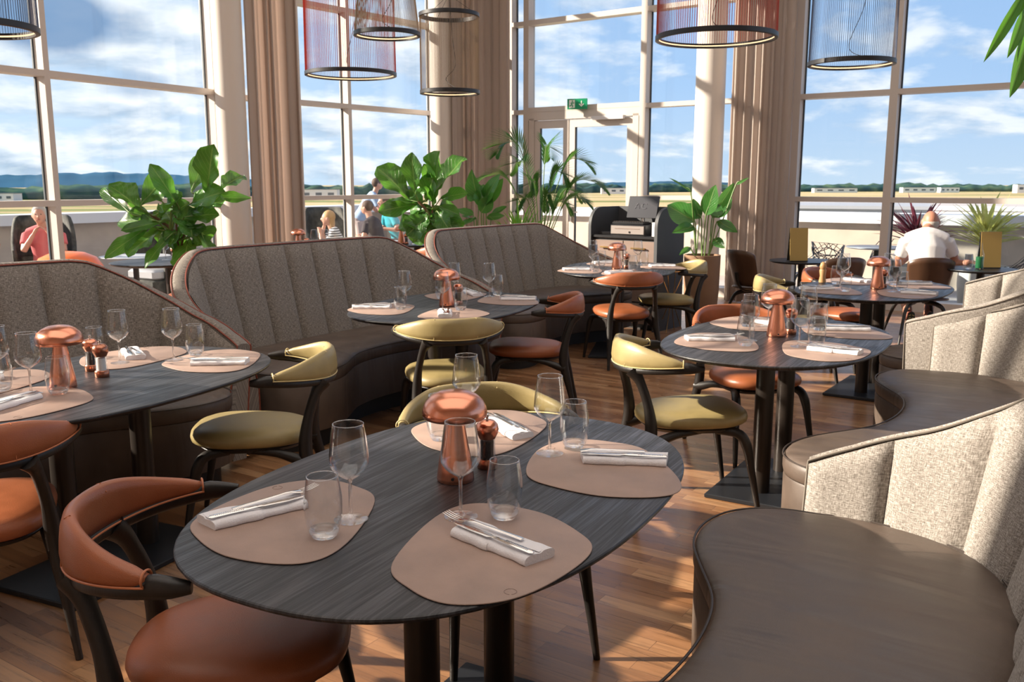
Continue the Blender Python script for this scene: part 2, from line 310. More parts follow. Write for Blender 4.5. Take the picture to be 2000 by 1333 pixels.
def field_mat():
    m, nt, o = mat('airfield'); L = nt.links.new
    tc = N(nt, 'ShaderNodeTexCoord'); sp = N(nt, 'ShaderNodeSeparateXYZ'); L(tc.outputs['Object'], sp.inputs[0])
    mp = N(nt, 'ShaderNodeMapping', inp={'Scale': (0.0012, 0.008, 1)}); L(tc.outputs['Object'], mp.inputs[0])
    n = N(nt, 'ShaderNodeTexNoise', inp={'Scale': 1.4, 'Detail': 3.0}); L(mp.outputs[0], n.inputs['Vector'])
    r = ramp(nt, [(0.40, (0.20, 0.22, 0.08)), (0.47, (0.50, 0.37, 0.20)), (0.56, (0.58, 0.42, 0.24)), (0.62, (0.36, 0.34, 0.16))]); L(n.outputs[0], r.inputs[0])
    # concrete apron on the right-hand side
    k = ramp(nt, [(0.0, 0.0), (0.02, 1.0)]); L(mathn(nt, 'SUBTRACT', mathn(nt, 'DIVIDE', sp.outputs[0], mathn(nt, 'ADD', sp.outputs[1], 1.0)), 0.30), k.inputs[0])
    near = mathn(nt, 'LESS_THAN', sp.outputs[1], 820.0)
    c = mixc(nt, mathn(nt, 'MULTIPLY', k.outputs[0], near), r.outputs[0], (0.46, 0.43, 0.42))
    p = N(nt, 'ShaderNodeBsdfPrincipled', inp={'Roughness': 0.95, 'Specular IOR Level': 0.1}); L(c, p.inputs['Base Color']); L(p.outputs[0], o.inputs[0])
field_mat()
def wood_mat():
    m, nt, o = mat('far_trees'); L = nt.links.new
    tc = N(nt, 'ShaderNodeTexCoord')
    n = N(nt, 'ShaderNodeTexNoise', inp={'Scale': 0.05, 'Detail': 5.0}); L(tc.outputs['Object'], n.inputs['Vector'])
    r = ramp(nt, [(0.38, (0.030, 0.070, 0.075)), (0.52, (0.055, 0.110, 0.085)), (0.66, (0.11, 0.17, 0.10))]); L(n.outputs[0], r.inputs[0])
    p = N(nt, 'ShaderNodeBsdfPrincipled', inp={'Roughness': 1.0, 'Specular IOR Level': 0.0}); L(r.outputs[0], p.inputs['Base Color']); L(p.outputs[0], o.inputs[0])
wood_mat()
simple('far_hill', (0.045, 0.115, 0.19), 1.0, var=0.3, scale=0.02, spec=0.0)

# ------------------------------------------------------------------ mesh helpers
class MB:
    def __init__(s): s.v = []; s.f = []; s.uv = {}; s.mi = []
    def add(s, verts, faces, uvs=None):
        b = len(s.v); s.v += [tuple(p) for p in verts]
        if uvs:
            for i, q in enumerate(uvs): s.uv[b + i] = q
        s.f += [tuple(i + b for i in f) for f in faces]; return s
    def box(s, c, d, rz=0.0, rx=0.0, ry=0.0):
        M = Matrix.Rotation(rz, 3, 'Z') @ Matrix.Rotation(ry, 3, 'Y') @ Matrix.Rotation(rx, 3, 'X')
        vs = [Vector(c) + M @ Vector((x * d[0] / 2, y * d[1] / 2, z * d[2] / 2)) for x in (-1, 1) for y in (-1, 1) for z in (-1, 1)]
        return s.add(vs, [(0, 1, 3, 2), (4, 6, 7, 5), (0, 4, 5, 1), (2, 3, 7, 6), (0, 2, 6, 4), (1, 5, 7, 3)])
    def bbox(s, c, d, b, rz=0.0):
        """box with bevelled vertical and horizontal edges"""
        rings = []
        for z, ins in ((-d[2] / 2, b), (-d[2] / 2 + b, 0), (d[2] / 2 - b, 0), (d[2] / 2, b)):
            x, y = d[0] / 2 - ins, d[1] / 2 - ins; k = b
            pts = [(x, y - k), (x - k, y), (-x + k, y), (-x, y - k), (-x, -y + k), (-x + k, -y), (x - k, -y), (x, -y + k)]
            rings.append([(c[0] + px * cos(rz) - py * sin(rz), c[1] + px * sin(rz) + py * cos(rz), c[2] + z) for px, py in pts])
        return s.loft(rings)
    def loft(s, rings, closed=True, caps=True, uv=None):
        n = len(rings[0]); vs = [p for r in rings for p in r]; fs = []
        for i in range(len(rings) - 1):
            for j in range(n if closed else n - 1):
                k = (j + 1) % n; fs.append((i * n + j, i * n + k, (i + 1) * n + k, (i + 1) * n + j))
        if caps and closed:
            fs.append(tuple(range(n - 1, -1, -1))); fs.append(tuple((len(rings) - 1) * n + j for j in range(n)))
        return s.add(vs, fs, uv)
    def tube(s, path, rad, n=8, caps=True, flat=1.0, up=None):
        path = [Vector(p) for p in path]; m = len(path)
        if isinstance(rad, (int, float)): rad = [rad] * m
        rings = []; ref = None
        for i, p in enumerate(path):
            t = (path[min(i + 1, m - 1)] - path[max(i - 1, 0)])
            if t.length < 1e-9: t = Vector((0, 0, 1))
            t.normalize()
            if ref is None:
                ref = Vector(up) if up else (Vector((0, 0, 1)) if abs(t.z) < 0.9 else Vector((1, 0, 0)))
            a = (ref - t * ref.dot(t))
            if a.length < 1e-6: a = t.orthogonal()
            a.normalize(); b = t.cross(a); ref = a
            rings.append([p + (a * cos(2 * pi * k / n) * flat + b * sin(2 * pi * k / n)) * rad[i] for k in range(n)])
        return s.loft(rings, caps=caps)
    def lathe(s, prof, n=24, c=(0, 0, 0), sx=1.0, sy=1.0):
        rings = [[(c[0] + r * cos(2 * pi * k / n) * sx, c[1] + r * sin(2 * pi * k / n) * sy, c[2] + z) for k in range(n)] for r, z in prof]
        closed0 = prof[0][0] < 1e-5; closed1 = prof[-1][0] < 1e-5
        return s.loft(rings, caps=False)
    def ball(s, c, r, n=12, m=8):
        if isinstance(r, (int, float)): r = (r, r, r)
        rings = []
        for i in range(m + 1):
            a = -pi / 2 + pi * i / m; q = max(cos(a), 1e-4)
            rings.append([(c[0] + r[0] * q * cos(2 * pi * k / n), c[1] + r[1] * q * sin(2 * pi * k / n), c[2] + r[2] * sin(a)) for k in range(n)])
        return s.loft(rings)
    def poly(s, pts, z0, z1):
        n = len(pts); vs = [(x, y, z0) for x, y in pts] + [(x, y, z1) for x, y in pts]
        return s.add(vs, [tuple(range(n - 1, -1, -1)), tuple(range(n, 2 * n))] + [(i, (i + 1) % n, n + (i + 1) % n, n + i) for i in range(n)])
    def build(s, name, m, parent=None, smooth=True, ang=42, loc=None, rz=None):
        me = bpy.data.meshes.new(name); me.from_pydata(s.v, [], s.f); me.validate(); 
        if s.uv:
            ul = me.uv_layers.new(name='UVMap')
            for lp in me.loops: ul.data[lp.index].uv = s.uv.get(lp.vertex_index, (0, 0))
        me.materials.append(MATS[m] if isinstance(m, str) else m)
        import bmesh
        bm = bmesh.new(); bm.from_mesh(me); bmesh.ops.recalc_face_normals(bm, faces=bm.faces); bm.to_mesh(me); bm.free()
        if smooth:
            me.polygons.foreach_set('use_smooth', [True] * len(me.polygons)); me.set_sharp_from_angle(angle=radians(ang))
        o = bpy.data.objects.new(name, me); COL.objects.link(o)
        if parent: o.parent = parent
        if loc is not None: o.location = loc
        if rz is not None: o.rotation_euler = (0, 0, rz)
        return o
def tag(o, label=None, cat=None, group=None, kind=None):
    if label: o['label'] = label
    if cat: o['category'] = cat
    if group: o['group'] = group
    if kind: o['kind'] = kind
    return o
def empty(name, loc, rz=0.0, label=None, cat=None, group=None):
    o = bpy.data.objects.new(name, None); COL.objects.link(o); o.location = loc; o.rotation_euler = (0, 0, rz); o.empty_display_size = 0.05
    return tag(o, label, cat, group)
def struct(name, mb, m, parent=None, smooth=True):
    o = mb.build(name, m, parent, smooth)
    if not parent: o['kind'] = 'structure'
    return o
KIDS = {}
def kids(o): return [c for c in ALLK.get(o.name, [])]
ALLK = {}
def reg():
    ALLK.clear()
    for o in COL.objects:
        if o.parent: ALLK.setdefault(o.parent.name, []).append(o)
def dup(root, loc, rz=0.0, label=None, cat=None, group=None):
    reg()
    def cp(o, par):
        src = list(ALLK.get(o.name, [])); c = o.copy(); COL.objects.link(c)
        if par: c.parent = par
        for ch in src: cp(ch, c)
        return c
    r = cp(root, None); r.location = loc; r.rotation_euler = (0, 0, rz)
    return tag(r, label, cat, group)
class Kind:
    """first call uses the prototype itself, later calls copy it"""
    def __init__(s, maker): s.maker = maker; s.proto = None
    def put(s, loc, rz, label, cat, group):
        if s.proto is None:
            s.proto = s.maker(); s.proto.location = loc; s.proto.rotation_euler = (0, 0, rz)
            return tag(s.proto, label, cat, group)
        return dup(s.proto, loc, rz, label, cat, group)
def catmull(pts, n=8, closed=True):
    out = []; m = len(pts)
    rng = range(m) if closed else range(m - 1)
    for i in rng:
        if closed: p = [pts[(i + k - 1) % m] for k in range(4)]
        else: p = [pts[max(i - 1, 0)], pts[i], pts[i + 1], pts[min(i + 2, m - 1)]]
        for k in range(n):
            t = k / n
            out.append(tuple(0.5 * (2 * p[1][d] + (p[2][d] - p[0][d]) * t + (2 * p[0][d] - 5 * p[1][d] + 4 * p[2][d] - p[3][d]) * t * t + (3 * p[1][d] - p[0][d] - 3 * p[2][d] + p[3][d]) * t ** 3) for d in range(len(p[0]))))
    if not closed: out.append(tuple(pts[-1]))
    return out
def sm(x, a, b):
    t = min(1, max(0, (x - a) / (b - a))); return t * t * (3 - 2 * t)

# ================================================================== THE SETTING
FL = [(-14, -4), (12, -4), (12, 5.9), (-0.85, 14.65), (-3.36, 11.45), (-3.36, 10.95), (-12.0, -4)]
f = MB(); f.poly([(-12.2, -4), (12, -4), (12, 5.25), (-0.85, 14.65), (-3.36, 11.5), (-3.4, 10.95)], -0.12, 0.0)
struct('floor', f, 'parquet', smooth=False)
f = MB(); f.poly([(-12.2, -4), (12, -4), (12, 5.25), (-0.85, 14.65), (-3.36, 11.5), (-3.4, 10.95)], 6.25, 6.4)
struct('ceiling', f, 'ceiling_paint', smooth=False)
f = MB(); f.box((0, -4.1, 3.1), (24.6, 0.2, 6.3)); struct('wall_back', f, 'back_wall_paint', smooth=False)

def facade(A, B, ts, zs, tag_n, skip=(), post_w=0.06, dep=0.17, sill=0.12):
    """posts at distances ts from A towards B, transoms at heights zs; deep posts stand inside the glass"""
    A = Vector((A[0], A[1], 0)); B = Vector((B[0], B[1], 0)); d = (B - A).normalized(); ang = atan2(d.y, d.x)
    nrm = Vector((d.y, -d.x, 0))                                  # towards the room
    if nrm.dot(Vector((0, 3, 0)) - A) < 0: nrm = -nrm
    H = 6.25
    for t in ts:
        c = A + d * t - nrm * (dep / 2)
        p = MB(); p.box((c.x, c.y, H / 2), (post_w, dep, H), ang)
        struct('trim_%d' % tag_n[0], p, 'white_frame', smooth=False); tag_n[0] += 1
    for i in range(len(ts) - 1):
        if i in skip: continue
        t0, t1 = ts[i] + post_w / 2, ts[i + 1] - post_w / 2; mid = (t0 + t1) / 2; wd = t1 - t0
        fr = MB()
        for z in zs:
            c = A + d * mid - nrm * (dep / 2 + 0.0); fr.box((c.x, c.y, z), (wd, dep, 0.06), ang)
        c = A + d * mid - nrm * (dep / 2); fr.box((c.x, c.y, sill / 2), (wd, dep, sill), ang)
        wn = struct('window_%d' % tag_n[1], fr, 'white_frame', smooth=False); tag_n[1] += 1
        g = MB(); c = A + d * mid - nrm * (dep - 0.03); g.box((c.x, c.y, (H + sill) / 2), (wd, 0.012, H - sill), ang)
        g.build('glass_pane', 'window_glass', wn, smooth=False)
        k = MB()
        for tt in (t0 + 0.008, t1 - 0.008):
            c = A + d * tt - nrm * (dep - 0.035); k.box((c.x, c.y, (H + sill) / 2), (0.016, 0.02, H - sill), ang)
        k.build('gasket', 'gasket', wn, smooth=False)
cnt = [1, 1]
ZS = (1.30, 2.54, 3.80, 5.05)
# left glass wall (its posts are read from the far end backwards)
facade((-3.443, 10.871), (-12.0, -4.3), [0.0, 2.11, 4.2, 6.35, 8.5, 10.65, 12.8, 15.0], ZS, cnt)
facade((-3.32, 11.50), (-0.85, 14.52), [0.0, 0.86, 1.72, 3.42, 3.85], ZS, cnt)
# right glass wall with the terrace door
RA = Vector((-0.85, 14.60, 0)); RB = Vector((5.558, 9.98, 0)); RD = (RB - RA).normalized(); RANG = atan2(RD.y, RD.x); RN = Vector((RD.y, -RD.x, 0))
if RN.y > 0: RN = -RN
rt = [0.0, 1.0, 1.30, 3.24, 5.36, 6.49, 9.7, 12.9]
facade((-0.85, 14.60), (5.558, 9.98), rt, ZS, cnt, skip=(2,), post_w=0.09)
def rp(t, out=0.0): p = RA + RD * t - RN * out; return (p.x, p.y)
# fixed glazing above the door, then the double-leaf door itself
fr = MB(); tm = (1.345 + 3.195) / 2; wd = 1.85
for z in (2.56, 3.80, 5.05): x, y = rp(tm, 0.085); fr.box((x, y, z), (wd, 0.17, 0.07), RANG)
wn = struct('window_%d' % cnt[1], fr, 'white_frame', smooth=False)
g = MB(); x, y = rp(tm, 0.14); g.box((x, y, 4.4), (wd, 0.012, 3.65), RANG); g.build('glass_pane', 'window_glass', wn, smooth=False)
dr = MB()
for t in (1.40, 3.14): x, y = rp(t, 0.06); dr.box((x, y, 1.22), (0.09, 0.12, 2.44), RANG)
x, y = rp(tm, 0.06); dr.box((x, y, 2.47), (wd, 0.12, 0.12), RANG)
door = struct('door_1', dr, 'white_frame', smooth=False)
def leaf(t0, t1, handle_t):
    b = MB(); wdt = t1 - t0
    for t in (t0 + 0.045, t1 - 0.045): x, y = rp(t, 0.05); b.box((x, y, 1.22), (0.09, 0.06, 2.36), RANG)
    for z, h in ((2.345, 0.11), (0.12, 0.20)): x, y = rp((t0 + t1) / 2, 0.05); b.box((x, y, z), (wdt - 0.18, 0.06, h), RANG)
    lf = b.build('door_leaf', 'white_frame', door, smooth=False)
    g = MB(); x, y = rp((t0 + t1) / 2, 0.055); g.box((x, y, 1.25), (wdt - 0.18, 0.012, 2.1), RANG); g.build('glass_pane', 'window_glass', lf, smooth=False)
    k = MB(); x, y = rp(t0 + 0.095, 0.05); k.box((x, y, 1.25), (0.014, 0.03, 2.1), RANG); k.build('gasket', 'gasket', lf, smooth=False)
    if handle_t:
        h = MB(); x, y = rp(handle_t, -0.02); h.box((x, y, 1.05), (0.035, 0.06, 0.22), RANG)
        x2, y2 = rp(handle_t + 0.07, -0.05); h.box((x2, y2, 1.08), (0.15, 0.02, 0.022), RANG); h.build('door_handle', 'steel', lf, smooth=False)
leaf(1.45, 2.04, None); leaf(2.06, 3.09, 2.11)
c = MB(); x, y = rp(2.72, -0.03); c.box((x, y, 2.40), (0.5, 0.06, 0.05), RANG); c.build('door_closer', 'parapet_cap', door, smooth=False)
# round columns
def column(name, x, y, r):
    c = MB(); c.lathe([(r, 0), (r, 6.25)], 40, (x, y, 0)); o = struct(name, c, 'column_paint')
column('trim_column_1', -3.27, 10.84, 0.17); column('trim_column_2', -1.03, 13.72, 0.17); column('trim_column_3', 2.50, 11.78, 0.185)

# ------------------------------------------------------------------ curtains
def curtain(pts, folds, amp, label, seedv, top=6.2):
    rnd = random.Random(seedv); P = catmull(pts, 40, False); n = len(P); b = MB(); rings = []
    acc = [0]
    for i in range(1, n): acc.append(acc[-1] + sqrt((P[i][0] - P[i - 1][0]) ** 2 + (P[i][1] - P[i - 1][1]) ** 2))
    T = acc[-1]; ph = [rnd.uniform(-0.5, 0.5) for _ in range(20)]
    levels = [0.015, 0.5, 1.2, 2.0, 3.0, 4.2, top]
    for li, z in enumerate(levels):
        row = []
        for i in range(n):
            s = acc[i] / T; a = s * folds * 2 * pi + ph[int(s * 8)] * 0.0 + 0.5 * sin(s * 9 + seedv) + 0.18 * sin(z * 0.8 + seedv)
            k = amp * (0.7 + 0.4 * sin(s * 13 + seedv * 2)) * (1 + 0.10 * sin(z * 1.3 + s * 20))
            j0, j1 = max(i - 1, 0), min(i + 1, n - 1)
            tx, ty = P[j1][0] - P[j0][0], P[j1][1] - P[j0][1]; l = sqrt(tx * tx + ty * ty) or 1; nx, ny = -ty / l, tx / l
            off = k * (sin(a) + 0.25 * sin(2 * a + 1)); sh = 0.35 * k * sin(2 * a)
            row.append((P[i][0] + nx * off + tx / l * sh, P[i][1] + ny * off + ty / l * sh, z))
        rings.append(row)
    b.loft(rings, closed=False, caps=False); o = b.build('curtain', 'curtain', ang=180)
    tag(o, label, 'curtain', 'curtains at the glass walls'); sol = o.modifiers.new('solid', 'SOLIDIFY'); sol.thickness = 0.006
    return o
curtain([(-3.02, 10.80), (-2.98, 11.0), (-2.90, 11.25), (-2.66, 11.56)], 7, 0.055, 'floor-length beige curtain beside the left white column', 1)
curtain([(-0.86, 13.55), (-0.70, 13.95), (-0.42, 13.93), (-0.02, 13.62)], 9, 0.06, 'floor-length beige curtain in the corner left of the glass door', 2)
curtain([(2.72, 11.56), (2.92, 11.38), (3.15, 11.22), (3.36, 11.10)], 7, 0.065, 'floor-length beige curtain right of the column behind the tan pot', 3)

curtain([(-7.95, 2.98), (-8.9, 1.35), (-10.0, -0.55), (-11.0, -2.35)], 26, 0.07, 'unseen beige curtain added along the left glass wall to shade the foreground table', 5)  # out of view, added to keep the sun off the foreground table
curtain([(-5.72, 6.95), (-5.95, 6.55), (-6.35, 5.85)], 9, 0.06, 'unseen beige curtain added at the left glass wall to shade the middle booth table', 6)  # also out of view, added to block sun around the middle booth table

# ================================================================== DINING TABLES
TA, TB_, TN = 0.745, 0.50, 2.45
def superell(a, b, n, m=96):
    out = []
    for i in range(m):
        t = 2 * pi * i / m; c, s = cos(t), sin(t)
        r = (abs(c / a) ** n + abs(s / b) ** n) ** (-1 / n); out.append((r * c, r * s))
    return out
def make_table():
    t = empty('dining_table', (0, 0, 0))
    b = MB(); rings = []
    base = superell(1, TB_ / TA, TN)
    for z, ins in ((0.722, 0.05), (0.730, 0.018), (0.738, 0.004), (0.744, 0.0), (0.748, 0.001), (0.750, 0.004)):
        k = TA
        rings.append([((x * k) * (1 - ins / TA), (y * k) * (1 - ins / TB_), z) for x, y in base])
    b.loft(rings); b.build('tabletop', 'black_ash', t, ang=30)
    for s in (-1, 1):
        p = MB(); p.lathe([(0.0, 0.02), (0.043, 0.02), (0.043, 0.715), (0, 0.715)], 28, (s * 0.19, 0, 0)); p.build('pedestal_post', 'pedestal_metal', t)
    p = MB(); p.bbox((0, 0, 0.011), (0.74, 0.44, 0.022), 0.004); p.build('base_plate', 'base_plate', t, ang=20)
    p = MB(); p.bbox((0, 0, 0.7155), (0.62, 0.30, 0.013), 0.003); p.build('mounting_plate', 'base_plate', t, ang=20)
    return t
TK = Kind(make_table)
TABLES = {
 'T1': (-0.127, 2.193, 1.075, 'the foreground table'),
 'T2': (-1.600, 3.420, 1.15, 'the left table at the leftmost booth'),
 'T3': (-0.395, 5.575, 1.18, 'the table at the middle booth'),
 'T4': (1.308, 4.380, 1.02, 'the right table behind the foreground one'),
 'T5': (0.945, 8.030, 1.38, 'the table by the drawer cabinet'),
 'T6': (2.612, 6.492, 0.962, 'the farthest right table'),
}
TLAB = {
 'T1': 'large black ash oval dining table nearest the camera in the foreground',
 'T2': 'black ash oval dining table at left in front of the leftmost booth',
 'T3': 'black ash oval dining table in front of the middle grey booth',
 'T4': 'black ash oval dining table on the right just behind the foreground table',
 'T5': 'black ash oval dining table near the drawer cabinet and potted plant',
 'T6': 'black ash oval dining table farthest right before the man in white',
}
for k, (x, y, a, ph) in TABLES.items(): TK.put((x, y, 0), a, TLAB[k], 'table', 'black oval dining tables')

# ------------------------------------------------------------------ place settings
MATP = [(-0.206, -0.06), (-0.158, -0.175), (-0.077, -0.238), (0.034, -0.217), (0.132, -0.118), (0.198, 0.005), (0.178, 0.103), (0.093, 0.226), (-0.051, 0.283), (-0.141, 0.193)]
MOUT = catmull(MATP, 8)
def make_mat():
    b = MB(); rings = []
    for z, k in ((0.0, 0.99), (0.0008, 1.0), (0.0022, 1.0), (0.003, 0.99)):
        rings.append([(x * k, y * k, z) for x, y in MOUT])
    b.loft(rings); r = b.build('placemat', 'mat_leather', ang=80)
    # small blind-stamped mark near one edge
    p = MB(); p.tube([(0.012 * cos(a) + 0.03, 0.012 * sin(a) - 0.19, 0.0031) for a in [i * 0.35 for i in range(-4, 14)]], 0.0006, 5); p.build('stamped_mark', 'mat_mark', r)
    return r
def make_napkin():
    b = MB(); rings = []; nn = 26
    prof = catmull([(-0.038, 0.001), (-0.026, 0.0), (0.0, 0.0), (0.030, 0.0), (0.038, 0.004), (0.039, 0.012), (0.032, 0.019), (0.012, 0.020), (0.002, 0.0165), (-0.012, 0.018), (-0.030, 0.017), (-0.038, 0.011)], 4)
    for i in range(nn):
        u = i / (nn - 1); x = -0.115 + 0.23 * u; wob = 0.0022 * sin(u * 11) + 0.0015 * sin(u * 23 + 1); tz = 1 + 0.10 * sin(u * 7)
        rings.append([(x + 0.006 * (p[0] / 0.045) * (1 if u > .5 else -1), p[0] * (1 + 0.03 * sin(u * 9)) + wob, p[1] * tz) for p in prof])
    b.loft(rings)
    # a folded edge running along the roll
    e = []
    for i in range(16):
        u = i / 15; e.append([(-0.112 + 0.224 * u, -0.006 + 0.003 * sin(u * 8), 0.0195), (-0.112 + 0.224 * u, 0.024, 0.0215), (-0.112 + 0.224 * u, 0.0385, 0.0155), (-0.112 + 0.224 * u, 0.024, 0.0195)])
    b.loft(e)
    return b.build('napkin', 'napkin', ang=60)
def make_fork():
    b = MB()
    path = [(-0.10, 0, 0.001), (-0.06, 0, 0.003), (0.0, 0, 0.0045), (0.03, 0, 0.006), (0.045, 0, 0.006), (0.06, 0, 0.003), (0.075, 0, 0.001)]
    ws = [0.0068, 0.0058, 0.0036, 0.003, 0.006, 0.0115, 0.0125]
    rings = [[(p[0], -w_, p[2]), (p[0], -w_ * 0.6, p[2] + 0.0016), (p[0], w_ * 0.6, p[2] + 0.0016), (p[0], w_, p[2]), (p[0], w_ * 0.5, p[2] - 0.0008), (p[0], -w_ * 0.5, p[2] - 0.0008)] for p, w_ in zip(path, ws)]
    b.loft(rings); 
    for k in range(4):
        y = -0.0102 + k * 0.0068; b.tube([(0.073, y, 0.0012), (0.095, y, 0.003), (0.118, y * 0.94, 0.0085)], [0.0016, 0.0014, 0.0008], 6, flat=0.8)
    return b.build('fork', 'steel')
def make_knife():
    b = MB()
    path = [(-0.115, 0), (-0.11, 0), (-0.05, 0), (-0.012, 0), (0.0, 0), (0.012, 0.001), (0.07, 0.0015), (0.105, 0.003), (0.118, 0.006)]
    wt = [(0.002, 0.001), (0.0075, 0.0028), (0.0065, 0.003), (0.0045, 0.0026), (0.004, 0.002), (0.0085, 0.0009), (0.0095, 0.0008), (0.006, 0.0007), (0.001, 0.0006)]
    rings = [[(p[0], p[1] - w_, 0.004), (p[0], p[1] - w_ * 0.5, 0.004 + h), (p[0], p[1] + w_ * 0.5, 0.004 + h), (p[0], p[1] + w_, 0.004), (p[0], p[1], 0.004 - h)] for p, (w_, h) in zip(path, wt)]
    b.loft(rings); r = empty('knife', (0, 0, 0)); 
    b.build('blade', 'steel', r)
    g = MB()
    for i in range(16): g.box((-0.10 + i * 0.0042, 0, 0.0068), (0.0018, 0.009, 0.0012))
    g.build('handle_ridges', 'steel', r, smooth=False)
    return r
def make_wine():
    t = empty('wine_glass', (0, 0, 0))
    f = MB(); f.lathe([(0.0, 0.0), (0.037, 0.0), (0.0385, 0.001), (0.037, 0.0025), (0.018, 0.005), (0.007, 0.009), (0.0045, 0.016), (0.0038, 0.05), (0.0042, 0.085), (0.007, 0.094), (0.002, 0.0945)], 28); f.build('stem_and_foot', 'glass_solid', t, ang=180)
    b = MB()
    out = [(0.004, 0.093), (0.018, 0.101), (0.033, 0.113), (0.0425, 0.127), (0.0445, 0.136), (0.0435, 0.155), (0.0395, 0.19), (0.0345, 0.222)]
    inn = [(r - 0.0013, z + (0.001 if i < 6 else 0)) for i, (r, z) in enumerate(out)]
    prof = catmull(out, 3, False) + [(0.0338, 0.2232)] + catmull(inn, 3, False)[::-1]
    b.lathe(prof, 32); b.build('bowl', 'glassware', t, ang=180)
    r = MB(); r.tube([(0.0342 * cos(a), 0.0342 * sin(a), 0.2224) for a in [2 * pi * i / 32 for i in range(33)]], 0.0009, 6); r.build('rim', 'glass_solid', t, ang=180)
    return t
def make_tumbler():
    t = empty('tumbler', (0, 0, 0))
    out = [(0.026, 0.003), (0.033, 0.012), (0.0385, 0.035), (0.041, 0.062), (0.040, 0.090), (0.036, 0.118), (0.0335, 0.135)]
    inn = [(0.020, 0.015), (0.030, 0.021), (0.0368, 0.038), (0.0394, 0.062), (0.0384, 0.09), (0.0345, 0.118), (0.0320, 0.135)]
    b = MB(); b.lathe(catmull(out, 3, False) + catmull(inn, 3, False)[::-1], 32); b.build('wall', 'glassware', t, ang=180)
    f = MB(); f.lathe([(0.0, 0.0), (0.024, 0.0), (0.027, 0.003), (0.0325, 0.012), (0.030, 0.0195), (0.020, 0.0135), (0.0, 0.0125)], 32); f.build('heavy_base', 'glass_solid', t, ang=180)
    r = MB(); r.tube([(0.0328 * cos(a), 0.0328 * sin(a), 0.1352) for a in [2 * pi * i / 32 for i in range(33)]], 0.0010, 6); r.build('rim', 'glass_solid', t, ang=180)
    return t
def make_lamp():
    t = empty('mushroom_lamp', (0, 0, 0))
    b = MB(); b.lathe([(0, 0), (0.046, 0), (0.0475, 0.003), (0.0475, 0.010), (0.043, 0.045), (0.033, 0.10), (0.025, 0.15), (0.022, 0.185), (0, 0.186)], 36); b.build('lamp_base', 'copper', t, ang=50)
    b = MB(); b.lathe([(0.0, 0.185), (0.022, 0.184), (0.060, 0.180), (0.074, 0.172), (0.078, 0.165), (0.0815, 0.168), (0.0825, 0.178), (0.080, 0.192), (0.072, 0.208), (0.058, 0.221), (0.038, 0.2305), (0.015, 0.2345), (0.0, 0.235)], 40); b.build('lamp_shade', 'copper', t, ang=50)
    b = MB(); b.lathe([(0, 0), (0.004, 0), (0.004, 0.003), (0, 0.003)], 10); s = b.build('switch', 'black_plastic', t); s.location = (0.006, -0.0478, 0.016); s.rotation_euler = (radians(90), 0, 0)
    return t
def make_mill(fill, name):
    t = empty(name, (0, 0, 0))
    b = MB(); b.lathe([(0, 0), (0.026, 0), (0.027, 0.002), (0.027, 0.022), (0.024, 0.026), (0, 0.026)], 24); b.build('foot_ring', 'dark_copper', t)
    b = MB(); b.lathe([(0, 0.026), (0.0175, 0.026), (0.0175, 0.075), (0, 0.075)], 20); b.build('filling', fill, t)
    b = MB(); b.lathe([(0.0215, 0.026), (0.0215, 0.083), (0.0203, 0.083), (0.0203, 0.026)], 24); b.build('clear_body', 'glassware', t)
    b = MB(); b.lathe([(0, 0.081), (0.022, 0.081), (0.0235, 0.085), (0.029, 0.096), (0.031, 0.106), (0.0285, 0.119), (0.020, 0.1285), (0.008, 0.1315), (0, 0.1318)], 28); b.build('crown', 'copper' if fill != 'salt' else 'dark_copper', t, ang=60)
    b = MB(); b.lathe([(0, 0.131), (0.004, 0.131), (0.003, 0.136), (0.006, 0.141), (0.005, 0.146), (0, 0.148)], 14); b.build('knob', 'steel', t)
    return t
MK, NK, FK, KK, WK, UK, LK = Kind(make_mat), Kind(make_napkin), Kind(make_fork), Kind(make_knife), Kind(make_wine), Kind(make_tumbler), Kind(make_lamp)
PK, SK = Kind(lambda: make_mill('peppercorn', 'pepper_mill')), Kind(lambda: make_mill('salt', 'salt_mill'))
TZ = 0.7505
